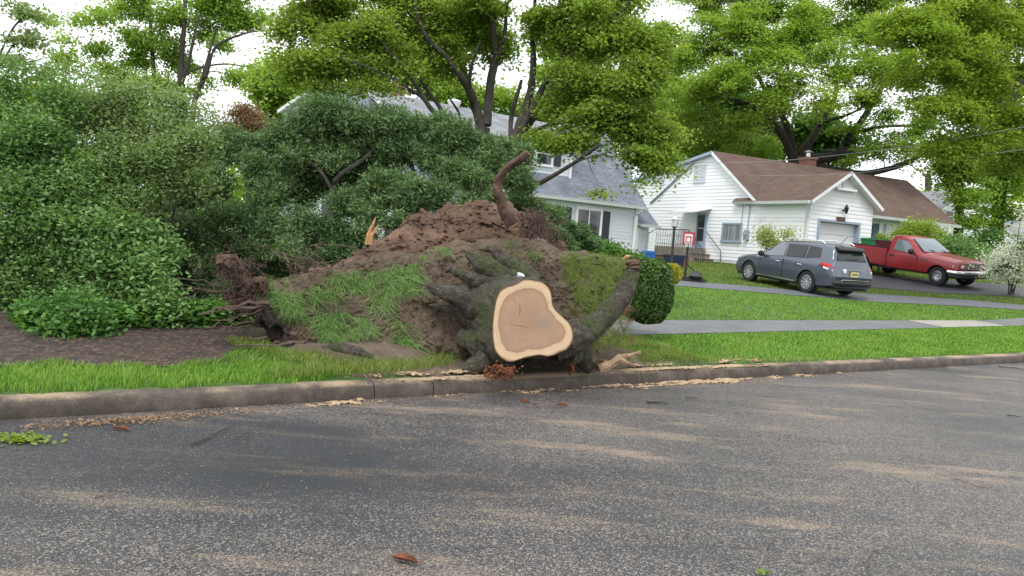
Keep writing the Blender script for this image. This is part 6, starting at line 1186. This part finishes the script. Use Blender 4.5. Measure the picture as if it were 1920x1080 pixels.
# deciduous shrubs on the left
kw = dict(hexa=True, cr=.11, nper=26, asp=.5, up=.8)
bush('tall leafy shrub with arching stems filling the left edge', [(30, 235, 10, 60), (20, 300, 9.6, 80), (100, 260, 9.8, 70), (60, 370, 9.4, 75), (20, 440, 9.2, 60), (100, 440, 9.3, 60), (150, 340, 9.8, 60), (60, 520, 9.3, 55), (140, 520, 9.4, 50), (10, 170, 10, 24), (90, 185, 10, 24), (130, 200, 10, 24), (50, 140, 10, 15), (110, 150, 10, 16), (20, 125, 10, 12), (150, 160, 10, 12), (-10, 560, 9.2, 50), (-30, 480, 9.2, 55), (40, 570, 9.2, 36)], 56000, .052, SHL, cat='shrub', name='shrub', stems=12, **kw)
bush('shrub with pinkish seed clusters reaching up beside the juniper', [(180, 230, 10.5, 60), (250, 240, 10.6, 62), (310, 250, 10.5, 55), (350, 290, 10.3, 52), (300, 320, 10.2, 55), (220, 320, 10.2, 60), (370, 340, 10.2, 30), (250, 380, 10, 45), (320, 200, 10.6, 26), (240, 185, 10.6, 30), (200, 165, 10.6, 15), (150, 175, 10.6, 16), (270, 165, 10.7, 13), (350, 205, 10.6, 16), (390, 220, 10.5, 14), (300, 178, 10.7, 12), (380, 260, 10.4, 28)], 52000, .045, SHP, cat='shrub', name='shrub', stems=10, **kw)
bush('broad leaved green shrub low in front of the dark juniper base', [(180, 430, 9.6, 50), (240, 440, 9.6, 50), (200, 500, 9.4, 50), (260, 520, 9.4, 45), (290, 560, 9.2, 32), (240, 580, 9.2, 30), (300, 470, 9.8, 30), (170, 560, 9.2, 35), (310, 580, 9.2, 20)], 24000, .065, SHL, cat='shrub', name='shrub', stems=9, **kw)
bush('small bright shrub sprawling over the mulch at lower left', [(100, 600, 8.5, 30), (140, 605, 8.3, 32), (175, 612, 8.3, 26), (60, 605, 8.6, 20), (115, 625, 8.1, 22), (160, 590, 8.6, 26)], 8500, .055, leafm('bright_shrub_leaves', [(.03, .09, .02), (.06, .16, .035), (.12, .25, .06)], 1, .35), cat='shrub', name='shrub', stems=6, **kw)
# arching spray against the sky at upper left
make_tree('shrub', 'loose arching branches of a tall shrub against the sky at the top left corner', 'shrub', [[trunk_to_ground(-60, 10.5, 300, 6), (-50, 300, 10.5, 5), (-20, 160, 10.5, 3), (20, 60, 10.5, 2), (60, 20, 10.5, 1)], [(-30, 200, 10.5, 3), (20, 130, 10.5, 2), (80, 110, 10.5, 1)], [(-20, 160, 10.5, 2), (30, 80, 10.5, 1.5), (90, 75, 10.5, .8)]],
          [(45, 25, 10.5, 22), (75, 30, 10.5, 12), (20, 10, 10.5, 14), (50, 70, 10.5, 24), (20, 72, 10.5, 16), (80, 80, 10.5, 14), (30, 120, 10.5, 24), (80, 135, 10.5, 20), (10, 110, 10.5, 18), (120, 130, 10.5, 14)], 110, 24, .09, .055, SHP, base=gb(-60, 10.5), hexa=True, maxb=110, twr=.005, up=.5, asp=.5)
# ivy ground cover at the foot of the shrubs
C = []
for k in range(11000):
    s = random.uniform(.5, 4.4); d = random.gauss(2.9+.15*s, .22)
    if random.random() < .9: x, y = xy_(s, d); C.append((x, y, float(terr(x, y))+random.uniform(.01, .24)))
tag(leaves('ground_cover', np.array(C), .07, leafm('ground_ivy', [(.03, .09, .015), (.07, .18, .03), (.13, .27, .05)], 1, .35), hexa=True, up=1.4, asp=.8), 'bright leafy ground cover along the foot of the shrubs', 'ground cover', kind='stuff')
#SECTION props
# paper cup on the bark
p = at(974, 521, 8.55); t = empty('paper_cup', p, 0, 'small white crumpled paper cup lying on the bark above the sawn face', 'cup'); mb = MB(); mb.lathe([(.028, -.04), (.04, .04), (.043, .043), (.04, .046), (.036, .04), (.025, -.036)], 16, cap=False); o = mb.build('cup', mat('paper', (.78, .78, .8), .6), t, smooth=60); mb = MB(); mb.lathe([(.0345, -.006), (.0385, .02), (.0388, .02), (.0348, -.006)], 16, cap=False); mb.build('print', mat('cup_print', (.35, .36, .42), .6), t); mb = MB(); mb.lathe([(.001, -.038), (.028, -.038)], 12, cap=False); mb.build('base', mat('paper_base', (.7, .7, .7), .6), t); t.rotation_euler = (.25, .35, 0)
# lamp post
def at_ground(px, Y): g = gb(px, Y); return g
g0 = gb(1260, 27); Zt = at(1264, 428, 27).z
t = empty('lamp_post', g0, 0, 'black garden lamp post with a small glass lantern beside the basketball hoop', 'lamp post'); h = Zt-g0.z
mb = MB(); mb.lathe([(.07, -.1), (.065, .3), (.045, .35), (.042, h-.05), (.06, h-.03), (.03, h)], 12); mb.build('post', BLACK, t, smooth=40)
ln = MB(); ln.lathe([(.05, h), (.1, h+.03), (.12, h+.06)], 6); 
for k in range(6): a = k*math.pi/3; ln.tube([(.09*math.cos(a), .09*math.sin(a), h+.05), (.12*math.cos(a), .12*math.sin(a), h+.3)], .008, 4)
ln.lathe([(.14, h+.3), (.07, h+.38), (.02, h+.42), (.015, h+.48)], 6); l_ = ln.build('lantern', METAL, t); mb = MB(); mb.lathe([(.085, h+.065), (.11, h+.29)], 6); mb.build('glass_pane', mat('frosted_lamp_glass', (.65, .66, .66), .3), l_)
# toy basketball hoop
g0 = gb(1288, 25.5); hp = at(1293, 447, 25.5); h = hp.z-g0.z; t = empty('basketball_hoop', g0, math.radians(-8), 'small red and white basketball hoop on a black pole in front of the side steps', 'basketball hoop'); HR = mat('red_plastic', (.42, .035, .05), .5)
mb = MB(); mb.tube([(0, 0, 0), (0, 0, h-.1)], .035, 8); mb.tube([(.0, 0, .55), (.5, .1, .1)], .015, 6); mb.build('pole', BLACK, t)
mb = MB(); bw, bh_ = .16, .18; mb.box(-bw, bw, -.05, -.02, h-bh_, h+bh_); bb = mb.build('backboard', mat('white_board', (.75, .75, .76), .5), t)
mb = MB(); z0, z1 = h-bh_, h+bh_
for a_, b_, c_, d_ in ((-bw-.03, bw+.03, z1-.03, z1+.03), (-bw-.03, bw+.03, z0-.03, z0+.03), (-bw-.03, -bw+.03, z0+.03, z1-.03), (bw-.03, bw+.03, z0+.03, z1-.03), (-.09, -.06, h-.09, h+.04), (.06, .09, h-.09, h+.04), (-.09, .09, h+.04, h+.07)): mb.box(a_, b_, -.065, -.048, c_, d_)
mb.build('red_frame', HR, bb); mb = MB()
rr = [(.12*math.cos(a), -.2+.12*math.sin(a), h-.12) for a in np.linspace(0, 2*math.pi, 20)]; mb.tube(rr, .012, 5); rim = mb.build('rim', HR, t); mb = MB()
for k in range(12):
    a = k*math.pi/6; mb.tube([(.12*math.cos(a), -.2+.12*math.sin(a), h-.12), (.08*math.cos(a+.3), -.2+.08*math.sin(a+.3), h-.28)], .006, 4)
mb.build('net', WHITE, rim); mb = MB(); mb.prism([(-.35, 0), (.6, 0), (.66, .06), (.5, .14), (-.3, .12)], -.28, .28, lambda q, y: (q[0], y, q[1])); mb.build('base', TRIM, t)
t = empty('sandbag', gb(1306, 25.2)+Vector((0, 0, .13)), 0, 'lumpy black sandbag lying on the base of the basketball hoop', 'sandbag'); mb = MB(); clod(mb, (0, 0, .06), .18, 5); mb.build('bag', TRIM, t, smooth=True)
# blue bin and dark blue bin
def bin_(label, px, py, Y, w_, h_, m, lid):
    g0 = gb(px, Y); t = empty('storage_bin', g0, .4, label, 'bin'); mb = MB(); z0, z1 = 0, h_; vs = [(sx*k*w_, sy*k*w_*.8, z) for z, k in ((0, .8), (h_, 1.0)) for sx, sy in ((-1, -1), (1, -1), (1, 1), (-1, 1))]; mb.add(vs, [(0, 1, 2, 3), (4, 5, 6, 7)]+[(i, (i+1) % 4, 4+(i+1) % 4, 4+i) for i in range(4)]); mb.build('tub', m, t); mb = MB()
    if lid: mb.prism([(-w_*1.08, h_+.005), (w_*1.08, h_+.005), (w_*1.05, h_+.07), (w_*.8, h_+.1), (-w_*.8, h_+.1), (-w_*1.05, h_+.07)], -w_*.88, w_*.88, lambda q, y: (q[0], y, q[1]))
    else:
        for sy in (-1, 1): mb.box(-w_*1.05, w_*1.05, sy*w_*.8-.02, sy*w_*.8+.02, h_+.002, h_+.05)
        for sx in (-1, 1): mb.box(sx*w_-.02, sx*w_+.03, -w_*.78, w_*.78, h_+.003, h_+.049)
    mb.build('lid' if lid else 'rim', m, t); return t
bin_('bright blue lidded bin against the white house wall, left of the steps', 1216, 480, 33, .22, .55, mat('blue_plastic', (.02, .12, .42), .45), True)
bin_('dark navy open bin standing behind the lamp post', 1264, 488, 28.5, .3, .6, mat('navy_plastic', (.012, .02, .06), .5), False)
# brick planter
g0 = gb(1245, 35); t = empty('planter', g0, math.radians(26.4+90), 'low red brick planter wall left of the side steps', 'planter'); mb = MB(); mb.box(-1.6, 1.7, -.1, .1, -.6, .42); mb.box(-1.6, -1.4, .1, 1, -.6, .42); mb.build('brick_wall', BRICK, t); mb = MB(); mb.box(-1.65, 1.75, -.14, .14, .42, .48); mb.build('coping', STP, t)
# overhead wires
for lab, P in (('upper overhead wire sagging across the front of the brown roof', [(1000, 268, 34), (1160, 297, 31), (1330, 305, 29), (1450, 302, 28), (1560, 292, 27), (1760, 266, 24), (2100, 205, 21)]), ('lower overhead wire running behind the brown roof to the right', [(1400, 330, 30), (1600, 325, 28), (1760, 300, 25), (1920, 280, 23), (2100, 250, 22)])):
    mb = MB(); mb.tube([at(*p) for p in cm(P, 6)], .008, 5); tag(mb.build('overhead_wire', mat('grey_cable', (.25, .25, .26), .6)), lab, 'wire')
# twigs and bark scraps on the road, and other litter
def road_twig(lab, pts, r, m=TW, z=0.012, cat='twig'):
    mb = MB(); P = []
    for (x, y) in pts:
        d = ray(x, y); k = (z-EYE)/d.z; P.append(Vector((d.x*k, d.y*k, z+random.uniform(0, .012))))
    n = len(P); mb.tube(P, [r*(1-.6*i/(n-1)) for i in range(n)], 6, wob=.2); return tag(mb.build('twig', m), lab, cat, 'twigs dropped on the road')
road_twig('dark forked twig on the road near the left kerb', [(358, 834), (385, 824), (410, 812), (441, 797)], .008, BARKD); road_twig('short brown twig right of the forked dark twig', [(438, 820), (460, 820), (480, 822)], .006)
road_twig('reddish twig bent at a right angle near the bottom right', [(1628, 1066), (1628, 1048), (1640, 1034), (1665, 1028), (1694, 1026)], .004, SNAP); road_twig('thin curved dark twig lying at the lower right of the road', [(1790, 899), (1815, 908), (1840, 915), (1862, 916)], .004, SNAP)
road_twig('small bent twig below the middle of the road', [(1440, 1030), (1442, 1022), (1453, 1014)], .004, BARKD); road_twig('short dark twig off the kerb, right of the stump', [(1214, 754), (1232, 755), (1254, 757)], .012, BARKD); road_twig('small dark stick on the road just beyond the short twig', [(1284, 745), (1296, 746), (1309, 747)], .01, BARKD)
road_twig('dark twig at the far right of the road', [(1888, 778), (1902, 781), (1914, 783)], .008, BARKD); road_twig('upright thin twig stuck in the left gutter', [(413, 768), (418, 758), (421, 750)], .004, BARKD)
road_twig('long thin twig lying at the right end by the kerb', [(1872, 688), (1895, 689), (1920, 693)], .01, BARKD); road_twig('tiny dark twig beside the tan streak at left', [(178, 936), (190, 933), (200, 931)], .005, BARKD)
mb = MB(); d = ray(760, 1055); k = -EYE/d.z; c_ = Vector((d.x*k, d.y*k, .018)); mb.tube([c_+Vector((-.065, .02, 0)), c_+Vector((-.02, .0, .01)), c_+Vector((.03, -.01, .006)), c_+Vector((.07, -.03, 0))], [.006, .02, .016, .004], 7, wob=.8); tag(mb.build('bark_chip', ROT), 'reddish splintered bark chip lying at the bottom centre of the road', 'bark chip')
for lab, x, y, s_ in (('small orange wood scrap on the road left of the sawn stump', 985, 755, .05), ('larger orange wood scrap on the road below the sawn stump', 1054, 762, .06), ('brown wood scrap among debris near the left gutter', 228, 807, .07)):
    d = ray(x, y); k = -EYE/d.z; mb = MB(); c_ = Vector((d.x*k, d.y*k, .015))
    mb.tube([c_+Vector((-s_, 0, 0)), c_+Vector((0, .01, .01)), c_+Vector((s_, -.01, 0))], [.005, .018, .005], 6, wob=.9); tag(mb.build('bark_chip', ROT), lab, 'bark chip')
# sawdust coated root lying on the kerb
FB = noisy('sawdust_coated_bark', [(.3, (.16, .1, .06)), (.6, (.36, .25, .15))], 8, .95, 1, 40, .02)
fb_ = empty('fallen_branch', (0, 0, 0))
for q_ in ([(1122, 692, 8.95, 6), (1145, 684, 8.98, 7.5), (1166, 671, 9.02, 7.5), (1184, 666, 9.08, 5.5), (1202, 660, 9.1, 3)], [(1160, 676, 9.0, 7), (1176, 682, 8.95, 5.5), (1192, 686, 8.9, 3)], [(1140, 685, 8.98, 6), (1130, 678, 9.1, 4), (1118, 676, 9.15, 3)]): root('limb', q_, m=FB, sd=31, parent=False, amp=.35, fur=.2).parent = fb_
o = fb_; tag(o, 'short forked root end dusted with sawdust lying behind the kerb, right of the stump', 'branch')
# fresh leaf sprigs
def sprig(lab, px, py, n, r, z=.01):
    d = ray(px, py); k = (z-EYE)/d.z; c_ = np.array([d.x*k, d.y*k, z]); P = c_+rng.normal(size=(n, 3))*np.array([r, r*.6, .012]); P[:, 2] = z+np.abs(P[:, 2]-z); tag(leaves('leaf_sprig', P, .045, MAPL, hexa=True, up=1.5), lab, 'leaves')
sprig('bright green leafy sprig lying on the road at the left edge', 38, 824, 200, .09); sprig('green leaf scrap at the bottom of the road, right of centre', 1432, 1076, 10, .015)
sprig('pale green leafy sprig on the grass verge at right', 1634, 638, 60, .12, .36)
# brown litter strewn near left gutter
P = []
for k in range(900):
    s = random.gauss(1.1, .45); d = -.28+random.gauss(0, .07)-.1*(1.1-s)*.5; x, y = xy_(s, d); P.append((x, y, .008+random.random()*.012))
tag(leaves('litter', np.array(P), .03, leafm('brown_litter', [(.1, .05, .025), (.2, .11, .06), (.3, .19, .1)], 3, .1), up=1.5, asp=.4), 'brown leaf and bark litter on the road by the left gutter', 'litter', kind='stuff')
# loose sawdust flecks near the viewer
n = 26000; s = rng.uniform(-3, 14, n); d = -rng.random(n)**.8*7; kx = fbm(np.stack([s*.5, d*1.1, s*0], -1), 22, 4)+.25; ok = rng.random(n) < np.clip(kx, .03, 1); s, d = s[ok], d[ok]
x, y = s*E1[0]+(d+D0)*N1[0], s*E1[1]+(d+D0)*N1[1]; tag(leaves('wood_chips', np.stack([x, y, np.full(len(x), .005)], 1), .013, SAW, up=2.5, asp=.4), 'pale wood chips scattered thinly over the wet road', 'wood chips', kind='stuff')
# tree line far behind everything
C = []
P = []
for k in range(60):
    a = math.radians(-48+96*k/59); R = 120+random.uniform(-10, 25); P.append((math.sin(a)*R, math.cos(a)*R, random.uniform(7, 13)))
for (x, y, h) in P:
    n = 700; d = unit(rng.normal(size=(n, 3))); C.append(np.array([x, y, 1.5+h*.5])+d*np.array([6.5, 5, h*.55])*(.75+.3*rng.random((n, 1))))
tag(leaves('distant_trees', np.concatenate(C), 1.3, OAKL, up=.5), 'far line of trees closing the view behind the houses', 'trees', kind='stuff')
